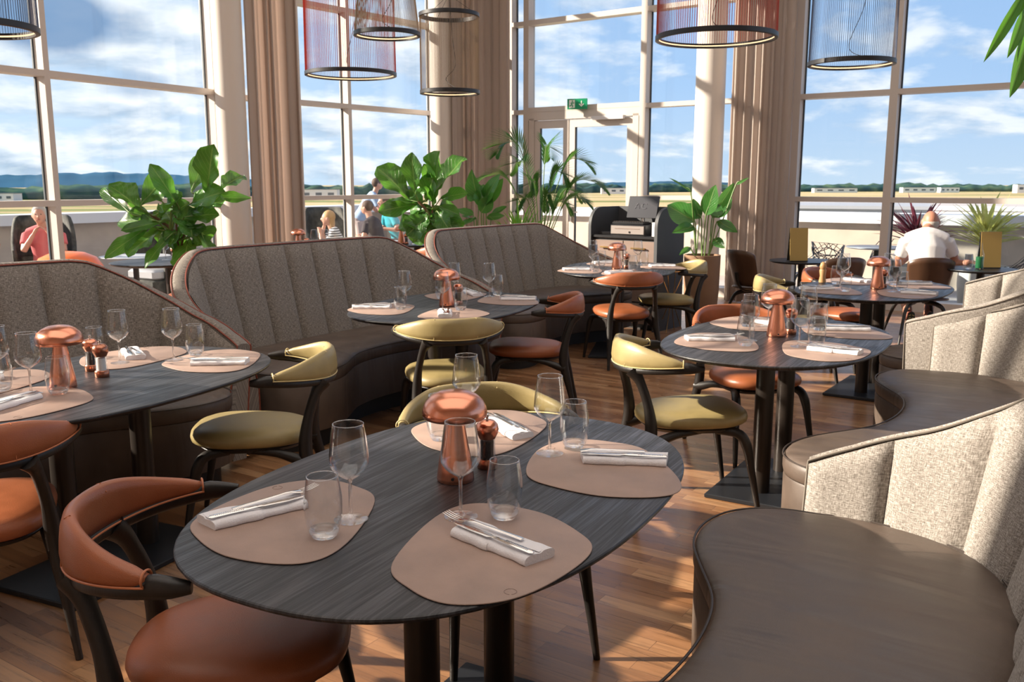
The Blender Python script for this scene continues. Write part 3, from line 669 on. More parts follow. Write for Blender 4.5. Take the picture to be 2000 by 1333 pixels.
# per table: mat (x, y, turn deg), napkin (x, y, dir deg, flip), wine, tumbler; seat words
SEATW = {'F': 'near edge', 'L': 'left end', 'R': 'right side', 'B': 'far end'}
SET = {
 'T1': {'L': ((-0.520, 1.970, 190), (-0.585, 1.968, 40), (-0.362, 1.936), (-0.402, 1.838)),
        'F': ((-0.033, 1.761, 0), (-0.026, 1.787, -43), (-0.116, 1.955), (-0.017, 1.950)),
        'R': ((0.218, 2.335, 205), (0.305, 2.368, -6), (0.105, 2.440), (0.178, 2.500)),
        'B': ((-0.105, 2.705, 172), (-0.02, 2.69, 118), (-0.141, 2.745), (-0.211, 2.580))},
 'T2': {'L': ((-2.00, 3.36, 185), (-2.06, 3.36, 40), (-1.922, 3.319), (-1.86, 3.22)),
        'F': ((-1.66, 3.02, 10), (-1.715, 3.00, 76), (-1.722, 3.162), (-1.625, 3.165)),
        'R': ((-1.285, 3.805, 200), (-1.225, 3.715, 8), (-1.442, 3.790), (-1.392, 3.915)),
        'B': ((-1.665, 3.895, 175), (-1.665, 3.905, -60), (-1.648, 3.735), (-1.800, 3.845))},
 'T3': {'L': ((-0.790, 5.420, 190), (-0.85, 5.427, 4), (-0.650, 5.447), (-0.668, 5.370)),
        'F': ((-0.330, 5.165, 0), (-0.385, 5.15, 95), (-0.415, 5.37), (-0.305, 5.335)),
        'R': ((-0.040, 5.815, 205), (0.040, 5.82, 0), (-0.152, 5.985), (-0.100, 6.080)),
        'B': ((-0.385, 6.070, 175), (-0.265, 6.11, 110), (-0.383, 6.00), (-0.462, 5.88))},
 'T4': {'L': ((0.965, 4.270, 190), (0.955, 4.295, -3), (1.137, 4.276), (1.085, 4.145)),
        'F': ((1.42, 4.010, 0), (1.44, 3.985, -32), (1.325, 4.115), (1.408, 4.125)),
        'R': ((1.672, 4.575, 205), (1.72, 4.60, -4), (1.545, 4.68), (1.580, 4.60)),
        'B': ((1.272, 4.855, 175), (1.36, 4.80, 120), (1.352, 4.725), (1.24, 4.72))},
 'T5': {'L': ((0.585, 7.83, 190), (0.56, 7.85, 2), (0.70, 7.80), (0.705, 7.68)),
        'F': ((0.95, 7.59, 0), (0.90, 7.58, 25), (0.93, 7.74), (1.03, 7.73)),
        'R': ((1.335, 8.16, 205), (1.36, 8.18, 3), (1.16, 8.35), (1.20, 8.25)),
        'B': ((0.90, 8.50, 175), (0.88, 8.52, 12), (0.745, 8.35), (0.82, 8.27))},
 'T6': {'L': ((2.235, 6.36, 190), (2.17, 6.40, 8), (2.34, 6.40), (2.32, 6.27)),
        'F': ((2.70, 6.12, 0), (2.77, 6.13, -28), (2.65, 6.255), (2.73, 6.31)),
        'R': ((2.97, 6.69, 205), (3.00, 6.71, -3), (2.84, 6.82), (2.83, 6.68)),
        'B': ((2.59, 6.97, 175), (2.66, 6.93, 115), (2.50, 6.80), (2.42, 6.74))},
}
SHORT = {'T1': 'the foreground table', 'T2': 'the left-hand table', 'T3': 'the middle booth table',
         'T4': 'the second right table', 'T5': 'the drawer cabinet table', 'T6': 'the farthest right table'}
for tk, seats in SET.items():
    for sk, (mt, nk, wi, tu) in seats.items():
        pl = 'at the %s of %s' % (SEATW[sk], SHORT[tk])
        MK.put((mt[0], mt[1], TZ), radians(mt[2]), 'rounded taupe leather placemat ' + pl, 'placemat', 'leather placemats')
        z = TZ + 0.0032
        NK.put((nk[0], nk[1], z), radians(nk[2]), 'white rolled napkin ' + pl, 'napkin', 'rolled white napkins')
        a = radians(nk[2]); fl = -1 if sk in ('F',) else 1
        # cutlery lies lengthwise on the roll, slightly crossed
        back = pi if sk in ('F', 'R') else 0.0
        tip = 0.045
        fx, fy = nk[0] + cos(a + back) * tip - sin(a) * 0.006, nk[1] + sin(a + back) * tip + cos(a) * 0.006
        FK.put((fx, fy, z + 0.0250), a + back + 0.06, 'steel fork on the napkin ' + pl, 'fork', 'forks on napkins')
        kx, ky = nk[0] + cos(a + back) * 0.0 + sin(a) * 0.018, nk[1] + sin(a + back) * 0.0 - cos(a) * 0.018
        KK.put((kx, ky, z + 0.0205), a + back - 0.04, 'steel knife on the napkin ' + pl, 'knife', 'knives on napkins')
        def onmat(p): return z
        WK.put((wi[0], wi[1], z), random.uniform(0, 6), 'empty stemmed wine glass ' + pl, 'wine glass', 'wine glasses')
        UK.put((tu[0], tu[1], z), random.uniform(0, 6), 'empty water tumbler ' + pl, 'glass', 'water tumblers')
LAMPS = {'T1': (-0.145, 2.225), 'T2': (-1.668, 3.285), 'T3': (-0.402, 5.53), 'T4': (1.311, 4.43), 'T5': (0.925, 7.98), 'T6': (2.619, 6.46)}
for tk, (x, y) in LAMPS.items(): LK.put((x, y, TZ), -0.2, 'copper mushroom lamp standing on ' + SHORT[tk], 'lamp', 'copper mushroom table lamps')
for tk, (x, y) in {'T1': (-0.066, 2.325), 'T2': (-1.700, 3.590), 'T3': (-0.335, 5.60), 'T4': (1.403, 4.495), 'T5': (1.02, 8.06), 'T6': (2.70, 6.56)}.items():
    PK.put((x, y, TZ), 0, 'copper-topped pepper mill standing on ' + SHORT[tk], 'pepper mill', 'pepper mills')
for tk, (x, y) in {'T2': (-1.608, 3.475)}.items():
    SK.put((x, y, TZ), 0, 'copper-topped white salt mill standing on ' + SHORT[tk], 'salt mill', None)

# ================================================================== CHAIRS
def make_chair(leath, pip, name='dining_chair'):
    t = empty(name, (0, 0, 0))
    # seat outline: wide rounded front, narrower rear (local +x is the front)
    ol = []
    for i in range(56):
        a = 2 * pi * i / 56; c, s = cos(a), sin(a); n = 2.7
        r = (abs(c) ** n + abs(s) ** n) ** (-1 / n); x = 0.255 * r * c; yw = 0.245 - 0.045 * (0.5 - 0.5 * (x / 0.255))
        ol.append((x + 0.02, r * s * yw * (1 + 0.0)))
    b = MB(); rings = []
    for z, k in ((0.398, 0.84), (0.402, 0.93), (0.412, 0.985), (0.428, 1.0), (0.445, 0.985), (0.458, 0.93), (0.468, 0.83), (0.4745, 0.66), (0.478, 0.42), (0.479, 0.15)):
        rings.append([(0.02 + (x - 0.02) * k, y * k, z + 0.006 * (x * k / 0.25)) for x, y in ol])
    b.loft(rings); b.build('seat', leath, t, ang=60)
    b = MB(); b.loft([[(0.01 + (x - 0.02) * k, y * k, z) for x, y in ol] for z, k in ((0.372, 0.74), (0.377, 0.83), (0.392, 0.89), (0.400, 0.87))]); b.build('seat_frame', 'dark_wood', t, ang=60)
    for s in (-1, 1):
        b = MB(); b.tube(catmull([(0.10, s * 0.16, 0.385), (0.185, s * 0.195, 0.375), (0.222, s * 0.210, 0.325), (0.245, s * 0.220, 0.22), (0.285, s * 0.238, 0.0)], 6, False),
               [0.020 + 0.004 * sin(i / 24 * pi) if i < 12 else 0.0245 - (i - 12) / 12 * 0.0135 for i in range(25)], 12, flat=1.0); b.build('leg', 'dark_wood', t)
    for s in (-1, 1):
        b = MB()
        P = catmull([(-0.310, s * 0.238, 0.0), (-0.258, s * 0.215, 0.22), (-0.222, s * 0.200, 0.37), (-0.232, s * 0.190, 0.50), (-0.268, s * 0.168, 0.62), (-0.300, s * 0.145, 0.672)], 6, False)
        R = [0.0115 + 0.015 * sm(i, 0, 12) - 0.007 * sm(i, 13, 20) + 0.012 * sm(i, 23, 30) for i in range(len(P))]
        b.tube(P, R, 12, flat=1.1)
        # arm that carries the seat, growing out of the leg
        Q = catmull([(-0.235, s * 0.204, 0.335), (-0.19, s * 0.196, 0.345), (-0.10, s * 0.180, 0.372), (0.02, s * 0.17, 0.385)], 5, False)
        b.tube(Q, [0.030 - 0.0011 * i for i in range(len(Q))], 10)
        b.build('leg', 'dark_wood', t)
    def rail(tt):   # tt in radians along the bow, 0 at the middle of the back
        c = abs(tt) / radians(100)
        x = 0.012 - 0.345 * cos(tt * 0.93) ** 1 if abs(tt) < radians(96) else 0.012 - 0.345 * cos(tt * 0.93)
        y = 0.302 * sin(tt * 0.97); return x, y, c
    def bow(t0, t1, n, zf, thf, off, name, m, ends=True):
        b = MB(); rings = []
        for i in range(n + 1):
            tt = t0 + (t1 - t0) * i / n; x, y, c = rail(tt); x2, y2, _ = rail(tt + 0.01); dx, dy = x2 - x, y2 - y; l = sqrt(dx * dx + dy * dy); nx, ny = dy / l, -dx / l   # outward
            z0, z1 = zf(c); th = thf(c); e = 1.0
            if ends:
                q = min(i, n - i) / n; e = min(1, 0.35 + q * 14) ** 0.5
            zc, hh, hw = (z0 + z1) / 2, (z1 - z0) / 2 * e, th / 2 * e; row = []
            for k in range(14):
                a = 2 * pi * k / 14; ca, sa = cos(a), sin(a); r = (abs(ca) ** 3 + abs(sa) ** 3) ** (-1 / 3)
                lean = 0.10 * (sa * r * hh)
                o_ = off(c) + ca * r * hw + lean; row.append((x + nx * o_, y + ny * o_, zc + sa * r * hh))
            rings.append(row)
        b.loft(rings); return b.build(name, m, t, ang=70)
    top = lambda c: 0.792 - 0.070 * sm(c, 0.2, 0.92)
    bot = lambda c: 0.652 + 0.030 * sm(c, 0.12, 0.95)
    bow(radians(-91), radians(91), 56, lambda c: (bot(c), bot(c) + 0.034 + (top(c) - bot(c) - 0.034) * sm(c, 0.68, 0.78)), lambda c: 0.030 + 0.004 * sm(c, 0.7, 0.85), lambda c: 0.0, 'back_rail', 'dark_wood')
    lo = bow(radians(-75), radians(75), 48, lambda c: (bot(c) + 0.026, top(c) + 0.003), lambda c: 0.040 - 0.004 * c, lambda c: 0.0, 'back_pad', leath)
    b = MB()
    for side in (-1, 1):
        pth = []
        for i in range(49):
            tt = radians(-75 + 150 * i / 48); x, y, c = rail(tt); x2, y2, _ = rail(tt + 0.01); dx, dy = x2 - x, y2 - y; l = sqrt(dx * dx + dy * dy); nx, ny = dy / l, -dx / l
            h = bot(c) + 0.030; o_ = side * 0.0185
            pth.append((x + nx * o_, y + ny * o_, h))
        b.tube(pth, 0.0026, 6)
    for sg in (-1, 1):
        tt = radians(74.5) * sg; x, y, c = rail(tt); x2, y2, _ = rail(tt + 0.01); dx, dy = x2 - x, y2 - y; l = sqrt(dx * dx + dy * dy); nx, ny = dy / l, -dx / l
        zc = (bot(c) + 0.026 + top(c) + 0.003) / 2; hh = (top(c) - bot(c) - 0.023) / 2
        b.tube([(x + nx * 0.0205 * cos(a), y + ny * 0.0205 * cos(a), zc + (hh + 0.002) * sin(a)) for a in [2 * pi * i / 16 for i in range(17)]], 0.0026, 6)
    b.build('piping', pip, t)
    for deg in (-22, 22):
        b = MB(); tt = radians(deg); x, y, c = rail(tt); x2, y2, _ = rail(tt + 0.01); dx, dy = x2 - x, y2 - y; l = sqrt(dx * dx + dy * dy); nx, ny = dy / l, -dx / l
        z0, z1 = bot(c) + 0.03, top(c) + 0.0025
        b.tube([(x + nx * (-0.0205), y + ny * (-0.0205), z0), (x + nx * -0.0135, y + ny * -0.0135, (z0 + z1) / 2 + 0.02), (x + nx * (-0.005), y + ny * (-0.005), z1 - 0.002), (x + nx * 0.006, y + ny * 0.006, z1 + 0.0015), (x + nx * 0.022, y + ny * 0.022, z1 - 0.02)], 0.0013, 6)
        b.build('seam', pip, lo)
    return t
OC = Kind(lambda: make_chair('orange_leather', 'orange_piping')); YC = Kind(lambda: make_chair('olive_leather', 'olive_piping'))
CH = [
 (OC, -0.662, 2.00, 8, 'orange leather chair nearest the camera at the left of the foreground table'),
 (OC, -1.74, 2.83, 119, 'orange leather chair cut by the left edge at the leftmost table'),
 (YC, -1.12, 3.86, 188, 'olive leather chair between the left table and the middle booth'),
 (YC, -0.37, 5.03, 103, 'olive leather chair seen from behind at the middle booth table'),
 (OC, 0.12, 5.86, 176, 'orange leather chair on the right of the middle booth table'),
 (YC, -0.05, 2.86, -70, 'olive leather chair pushed in at the far end of the foreground table'),
 (OC, 0.93, 7.54, 105, 'orange leather chair seen from behind at the table near the cabinet'),
 (YC, 1.45, 8.36, 182, 'olive leather chair between the cabinet table and the tan plant pot'),
 (YC, 0.82, 4.16, 7, 'sunlit olive leather chair at the left of the second right table'),
 (OC, 1.34, 4.98, -74, 'orange leather chair at the far end of the second right table'),
 (YC, 2.22, 6.93, -14, 'olive leather chair at the left of the farthest right table'),
 (OC, 2.74, 7.42, -52, 'orange leather chair at the far end of the farthest right table'),
]
for kd, x, y, a, lb in CH: kd.put((x, y, 0), radians(a), lb, 'chair', 'leather bow-back dining chairs')

# ================================================================== BOOTHS
BP = [(-1.115, 0.68), (-1.120, 0.56), (-1.105, 0.38), (-1.03, 0.20), (-0.87, 0.075), (-0.60, 0.012), (-0.3, 0.0), (0, 0), (0.3, 0.0), (0.60, 0.012), (0.87, 0.075), (1.03, 0.20), (1.105, 0.38), (1.120, 0.56), (1.115, 0.68)]
def arc_resample(P, n):
    acc = [0]
    for i in range(1, len(P)): acc.append(acc[-1] + sqrt((P[i][0] - P[i - 1][0]) ** 2 + (P[i][1] - P[i - 1][1]) ** 2))
    T = acc[-1]; out = []; j = 0
    for i in range(n + 1):
        s = T * i / n
        while j < len(acc) - 2 and acc[j + 1] < s: j += 1
        f_ = (s - acc[j]) / max(1e-9, acc[j + 1] - acc[j]); out.append((P[j][0] + (P[j + 1][0] - P[j][0]) * f_, P[j][1] + (P[j + 1][1] - P[j][1]) * f_))
    return out, T
def make_booth(fab, pipem, drop, th, cut):
    t = empty('booth_sofa', (0, 0, 0)); NS = 260
    P, T = arc_resample(catmull(BP, 12, False), NS)
    nr = []
    for i in range(NS + 1):
        a, c = P[max(i - 1, 0)], P[min(i + 1, NS)]; dx, dy = c[0] - a[0], c[1] - a[1]; l = sqrt(dx * dx + dy * dy); nr.append((dy / l, -dx / l))    # outward
    i0 = int(NS * cut)
    def ztop(s): return 1.10 - drop * (sm(abs(s), 0.46, 0.80) * 0.36 + 0.64 * max(0, (abs(s) - 0.52) / 0.48) ** 1.15)
    def lean(z): return 0.17 * max(0, (z - 0.40)) / 0.70
    NC = 13
    # inner channelled pad
    b = MB(); rows = []; uvs = []
    M = 14
    for i in range(i0, NS + 1):
        s = -1 + 2 * i / NS; zt = ztop(s); ph = (i / NS * NC) % 1.0; puff = (1 - abs(2 * ph - 1) ** 5) * 0.040 - 0.006
        row = []
        for j in range(M + 1):
            z = 0.36 + (zt - 0.015 - 0.36) * j / M; pf = puff
            edge = min(1, (M - j) / 1.6 + 0.12); pf *= edge ** 0.6
            o_ = lean(z) - pf; row.append((P[i][0] + nr[i][0] * o_, P[i][1] + nr[i][1] * o_, z)); uvs.append((i / NS * T, z))
        rows.append(row)
    b.loft(rows, closed=False, caps=False, uv=uvs); pad = b.build('backrest_pad', fab, t, ang=60)
    # outer shell, floor to top, with a rolled top edge
    b = MB(); rows = []; uvs = []
    for i in range(i0, NS + 1):
        s = -1 + 2 * i / NS; zt = ztop(s); e = 1.0
        prof = [(0.004, 0.05), (0.004, 0.36), (lean(zt) + 0.002, zt - 0.02), (lean(zt) + 0.008, zt - 0.004), (lean(zt) + 0.008 + th * 0.27, zt + 0.004), (lean(zt) + 0.008 + th * 0.68, zt + 0.002), (lean(zt) + 0.008 + th * 0.93, zt - 0.010), (lean(zt) + 0.008 + th, zt - 0.030), (0.02 + th + lean(zt) * 0.35, 0.40), (0.01 + th, 0.05)]
        row = []
        for k, (o_, z) in enumerate(prof): row.append((P[i][0] + nr[i][0] * o_, P[i][1] + nr[i][1] * o_, z)); uvs.append((i / NS * T, z + (0.2 if k > 4 else 0)))
        rows.append(row)
    b.loft(rows, closed=True, caps=True, uv=uvs); b.build('outer_shell', fab, t, ang=50)
    # piping along the inner top edge and down both wing fronts
    for rr_, off_, nm in ((0.0045, 0.003, 'a'), (0.0045, 0.005 + th, 'b')):
        pth = []
        def at(i, z, o_): pth.append((P[i][0] + nr[i][0] * o_, P[i][1] + nr[i][1] * o_, z))
        zt = ztop(-1 + 2 * i0 / NS)
        for k in range(8): z = 0.08 + (zt - 0.10) * k / 7; at(i0, z, (lean(z) if nm == 'a' else 0.01 + th + (lean(zt) - 0.002) * k / 7) + (0.003 if nm == 'a' else 0))
        for i in range(i0, NS + 1, 2): zt = ztop(-1 + 2 * i / NS); at(i, zt - (0.006 if nm == 'a' else 0.008), lean(zt) + off_)
        zt = ztop(1)
        for k in range(7, -1, -1): z = 0.08 + (zt - 0.10) * k / 7; at(NS, z, (lean(z) if nm == 'a' else 0.01 + th + (lean(zt) - 0.002) * k / 7) + (0.003 if nm == 'a' else 0))
        b = MB(); b.tube(pth, rr_, 6); b.build('piping', pipem, t)
    # seat: kidney front
    front = [(1.085, 0.60), (1.07, 0.74), (0.98, 0.855), (0.83, 0.895), (0.66, 0.865), (0.50, 0.775), (0.34, 0.680), (0.17, 0.635), (0.0, 0.622)]
    front = front + [(-x, y) for x, y in front[-2::-1]]
    ins = [(P[i][0] + nr[i][0] * -0.0, P[i][1]) for i in range(0, NS + 1, 5)]
    ins = [(x * 0.992, y + 0.004) for x, y in ins if y < 0.585]
    fr = catmull(front, 6, False)
    out, _ = arc_resample(ins + fr + [ins[0]], 240); out = out[:-1]
    for _ in range(5): out = [((out[i - 1][0] + 2 * out[i][0] + out[(i + 1) % len(out)][0]) / 4, (out[i - 1][1] + 2 * out[i][1] + out[(i + 1) % len(out)][1]) / 4) for i in range(len(out))]
    def ringat(ins_, z):
        n = len(out); r = []
        for i in range(n):
            a, c = out[i - 1], out[(i + 1) % n]; dx, dy = c[0] - a[0], c[1] - a[1]; l = sqrt(dx * dx + dy * dy) or 1
            r.append((out[i][0] - dy / l * ins_, out[i][1] + dx / l * ins_, z))
        return r
    # inward normal sign: outline runs back edge left to right, then front right to left (counter-clockwise)
    b = MB(); rings = [ringat(q, z) for q, z in ((0.006, 0.385), (0.0, 0.392), (-0.004, 0.41), (-0.004, 0.435), (0.0, 0.450), (0.008, 0.460), (0.022, 0.467), (0.045, 0.471), (0.09, 0.474))]
    last = rings[-1]
    for kk in (0.75, 0.5, 0.25, 0.02): rings.append([(x * kk + max(-0.72, min(0.72, x * 0.85)) * (1 - kk), 0.36 + (y - 0.36) * kk, 0.474 + 0.004 * (1 - kk)) for x, y, z in last])
    b.loft(rings); b.build('seat_cushion', 'taupe_leather', t, ang=50)
    b = MB(); rings = [ringat(q, z) for q, z in ((0.02, 0.115), (0.004, 0.120), (0.0, 0.13), (0.0, 0.375), (0.004, 0.385))]; b.loft(rings); b.build('seat_base', 'taupe_leather', t, ang=50)
    b = MB(); p_ = ringat(-0.004, 0.4585); b.tube(p_ + [p_[0]], 0.0035, 6); b.build('seat_piping', 'dark_piping', t)
    b = MB(); b.loft([ringat(0.07, 0.0), ringat(0.07, 0.118)]); b.build('plinth', 'black_plinth', t, ang=50)
    return t
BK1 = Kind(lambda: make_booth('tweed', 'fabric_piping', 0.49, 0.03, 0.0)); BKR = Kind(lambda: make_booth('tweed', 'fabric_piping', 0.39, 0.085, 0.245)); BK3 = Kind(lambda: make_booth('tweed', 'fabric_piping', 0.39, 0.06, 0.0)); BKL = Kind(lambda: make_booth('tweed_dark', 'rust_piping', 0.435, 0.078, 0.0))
U = Vector((0.834, -0.552)); V = Vector((0.552, 0.834))
def uv2(u, v): p = U * u + V * v; return (p.x, p.y, 0)
BO = [
 (uv2(-0.08, 1.74), 56.5, 'grey tweed booth nearest the camera at the lower right'),
 (uv2(-0.12, 4.36), 56.5, 'grey tweed booth behind the second right table'),
 (uv2(-0.27, 6.82), 56.5, 'grey tweed booth farthest away on the right edge'),
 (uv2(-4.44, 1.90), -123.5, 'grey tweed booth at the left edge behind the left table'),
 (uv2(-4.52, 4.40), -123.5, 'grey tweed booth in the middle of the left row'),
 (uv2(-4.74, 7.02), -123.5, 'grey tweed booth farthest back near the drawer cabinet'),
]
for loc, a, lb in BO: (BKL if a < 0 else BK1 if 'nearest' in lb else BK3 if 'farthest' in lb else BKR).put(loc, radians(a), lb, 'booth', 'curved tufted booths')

# ================================================================== HANGING LAMPS
def pendant(x, y, z, r, zt, rt, strm, label, nstr=150, two=False, cable=((0.0, 0.0),)):
    t = empty('pendant_lamp', (x, y, 6.25), 0, label, 'pendant lamp', 'string drum pendant lamps')
    def ring(name, zz, rr, led=True):
        b = MB(); b.lathe([(rr, zz - 0.014), (rr, zz + 0.014), (rr - 0.004, zz + 0.016), (rr - 0.022, zz + 0.016), (rr - 0.022, zz + 0.010), (rr - 0.022, zz - 0.010), (rr - 0.022, zz - 0.016), (rr - 0.004, zz - 0.016), (rr, zz - 0.014)], 72)
        o = b.build(name, 'ring_black', t, ang=30)
        if led:
            b = MB(); b.lathe([(rr - 0.0221, zz - 0.004), (rr - 0.0230, zz), (rr - 0.0221, zz + 0.004)], 72); b.build('light_strip', 'led_strip', o)
    ring('lower_ring', z - 6.25, r); ring('upper_ring', zt - 6.25, rt, False)
    b = MB()
    for i in range(nstr):
        a = 2 * pi * i / nstr; d = 0.004 * sin(i * 2.3)
        b.tube([((r - 0.006) * cos(a), (r - 0.006) * sin(a), z - 6.25), ((rt - 0.006) * cos(a + d), (rt - 0.006) * sin(a + d), zt - 6.25)], 0.0013 if strm == 'string_grey' else 0.0017, 3, caps=False)
    b.build('string_shade', strm, t)
    b = MB(); b.tube([(0, 0, 0), (0, 0, zt - 6.25 + 0.16)], 0.0025, 5)
    for k in range(3):
        a = 2 * pi * k / 3; b.tube([(0, 0, zt - 6.25 + 0.16), (rt * 0.97 * cos(a), rt * 0.97 * sin(a), zt - 6.25)], 0.0015, 5)
    P = catmull([(0, 0, zt - 6.25 + 0.16), (0.03, -0.02, (zt * 2 + z) / 3 - 6.25), (0.05, -0.06, (zt + z * 2) / 3 - 6.25), (-0.03, -0.02, z + 0.10 - 6.25), (r * 0.35, -r * 0.90, z - 6.25)], 8, False)
    b.tube(P, 0.0022, 5); b.build('suspension_cable', 'cable', t)
    b = MB(); b.lathe([(0, 0), (0.05, 0), (0.05, -0.025), (0, -0.025)], 20); b.build('ceiling_rose', 'ring_black', t)
PX = lambda x, Y: (x - 1000) / 1768 * Y
pendant(-1.40, 8.15, 2.43, 0.395, 3.75, 0.385, 'string_red', 'red string drum pendant lamp before the left-centre windows')
pendant(-0.94, 7.1, 2.60, 0.25, 3.35, 0.17, 'string_beige', 'pale tapered string pendant lamp between the two drum lamps', 120)
pendant(-0.515, 7.75, 2.24, 0.248, 2.85, 0.248, 'string_beige', 'beige string drum pendant lamp showing both black rings', 130)
pendant(1.34, 6.2, 2.44, 0.395, 3.7, 0.385, 'string_red', 'wide rust string drum pendant lamp before the right column')
pendant(2.42, 6.7, 2.34, 0.30, 3.6, 0.285, 'string_grey', 'grey string drum pendant lamp before the right windows', 130)
pendant(-2.63, 4.6, 2.245, 0.30, 3.3, 0.29, 'string_grey', 'grey string drum pendant lamp cut by the left edge', 130)

# ================================================================== PLANTS
def leaf(mb, p, q, w, up=(0, 0, 1), curl=0.12, fold=0.18, shape='fig', wave=0.0, rnd=random, n=9):
    p, q = Vector(p), Vector(q); d = q - p; Ln = d.length; d.normalize(); up = Vector(up)
    sd = d.cross(up)
    if sd.length < 0.05: sd = d.cross(Vector((0, 1, 0.2)))
    sd.normalize(); nm = sd.cross(d); vs = []; uvs = []; M = 6; ph = rnd.uniform(0, 6)
    for i in range(n + 1):
        u = i / n
        if shape == 'fig': k = (sin(pi * min(1, u ** 1.25)) ** 0.72) * (0.62 + 0.55 * u)
        elif shape == 'oval': k = sin(pi * u ** 0.8) ** 0.8
        elif shape == 'strap': k = (min(1, u * 5 + 0.35)) * (1 - u ** 3) ** 0.8
        else: k = sin(pi * u ** 0.85)
        k = max(k, 0.03) if 0 < i < n else 0.02
        for j in range(M + 1):
            s = (j / M - 0.5) * 2
            off = -curl * Ln * u * u + fold * w * abs(s) * k + wave * w * sin(u * 15 + ph + s * 1.5) * abs(s)
            pt = p + d * (Ln * u) + sd * (s * w / 2 * k) + nm * off
            vs.append(pt); uvs.append((j / M, u))
    fs = [(i * (M + 1) + j, i * (M + 1) + j + 1, (i + 1) * (M + 1) + j + 1, (i + 1) * (M + 1) + j) for i in range(n) for j in range(M)]
    mb.add(vs, fs, uvs)
FIG1 = [(-0.326, 1.256, -0.684, 1.492, 0.138), (-0.277, 1.28, -0.521, 1.524, 0.252), (-0.252, 1.321, -0.09, 1.59, 0.212), (-0.13, 1.227, 0.09, 1.402, 0.244), (0.049, 1.309, -0.098, 1.647, 0.163), (0.143, 1.431, 0.212, 1.736, 0.187), (0.277, 1.419, 0.391, 1.785, 0.252), (0.334, 1.443, 0.472, 1.59, 0.204), (0.171, 1.378, 0.538, 1.394, 0.122), (0.183, 1.321, 0.391, 1.362, 0.163), (0.081, 1.231, 0.334, 1.28, 0.204), (-0.13, 1.207, -0.505, 1.215, 0.163), (-0.195, 1.158, -0.521, 0.954, 0.138), (-0.114, 1.158, -0.35, 0.954, 0.252), (0.0, 1.117, -0.212, 0.897, 0.138), (0.024, 1.117, -0.065, 0.938, 0.163), (0.073, 1.076, 0.09, 0.857, 0.252), (0.163, 1.166, 0.252, 1.044, 0.244), (0.195, 1.117, 0.415, 0.971, 0.106), (0.0, 1.321, -0.024, 1.459, 0.13), (-0.073, 1.349, -0.13, 1.467, 0.138), (-0.041, 1.166, -0.204, 1.329, 0.204), (0.102, 1.207, 0.171, 1.085, 0.228), (0.041, 1.166, -0.02, 1.024, 0.187), (-0.204, 1.227, -0.448, 1.296, 0.122)]
FIG2 = [(-0.219, 1.347, -0.514, 1.683, 0.316), (-0.143, 1.398, -0.178, 1.785, 0.224), (-0.041, 1.347, -0.005, 1.592, 0.183), (0.061, 1.429, 0.331, 1.755, 0.336), (0.036, 1.429, 0.097, 1.795, 0.305), (0.025, 1.48, -0.056, 1.683, 0.153), (0.097, 1.347, 0.341, 1.419, 0.153), (-0.127, 1.296, -0.514, 1.225, 0.204), (-0.066, 1.276, -0.382, 1.368, 0.173), (-0.107, 1.225, -0.143, 1.042, 0.285), (-0.015, 1.195, -0.239, 0.991, 0.285), (0.097, 1.225, 0.239, 1.072, 0.285), (0.036, 1.123, 0.148, 0.95, 0.224), (-0.005, 1.123, 0.015, 0.889, 0.265), (-0.087, 1.133, -0.341, 1.072, 0.234), (0.087, 1.276, 0.229, 1.296, 0.183), (0.036, 1.307, -0.025, 1.459, 0.173), (-0.066, 1.083, -0.199, 0.91, 0.234), (0.178, 1.154, 0.249, 1.021, 0.255), (0.036, 1.225, -0.107, 1.103, 0.255), (0.01, 1.261, 0.127, 1.159, 0.234)]
BOP = [(-0.091, 1.125, -0.344, 1.287, 0.223), (-0.04, 1.146, -0.101, 1.348, 0.101), (0.01, 1.186, 0.076, 1.48, 0.172), (0.04, 1.196, 0.162, 1.298, 0.202), (0.091, 1.161, 0.273, 1.379, 0.202), (0.111, 1.227, 0.334, 1.51, 0.111), (-0.142, 1.409, -0.334, 1.571, 0.051), (0.132, 1.125, 0.314, 1.044, 0.121), (-0.101, 1.075, -0.314, 1.055, 0.121), (-0.127, 0.872, -0.243, 0.842, 0.061), (0.111, 0.953, 0.182, 0.882, 0.101), (0.304, 1.48, 0.405, 1.551, 0.03), (-0.025, 1.161, -0.202, 1.298, 0.172)]
LILY = [(0.0, 1.27, -0.106, 1.643, 0.224), (0.019, 1.332, -0.143, 1.413, 0.249), (0.062, 1.239, 0.205, 1.612, 0.212), (0.093, 1.251, 0.292, 1.55, 0.162), (-0.062, 1.114, -0.268, 1.189, 0.124), (0.031, 1.145, 0.156, 1.363, 0.187), (-0.031, 1.083, -0.23, 0.99, 0.112), (0.093, 1.083, 0.311, 1.114, 0.1), (0.031, 1.208, 0.062, 1.488, 0.212), (0.156, 1.114, 0.342, 1.239, 0.087), (-0.062, 1.052, -0.187, 1.127, 0.112)]
def pot(t, r0, r1, h, m):
    b = MB(); b.lathe([(0, 0), (r0, 0), (r0 + 0.01, 0.01), ((r0 + r1) / 2 + 0.02, h * 0.55), (r1, h - 0.01), (r1, h), (r1 - 0.018, h), (r1 - 0.022, h - 0.05), (0, h - 0.05)], 36); p = b.build('pot', m, t, ang=50)
    b = MB(); b.lathe([(0, h - 0.045), (r1 * 0.6, h - 0.04), (r1 - 0.02, h - 0.046)], 24); b.build('soil', 'soil', p)
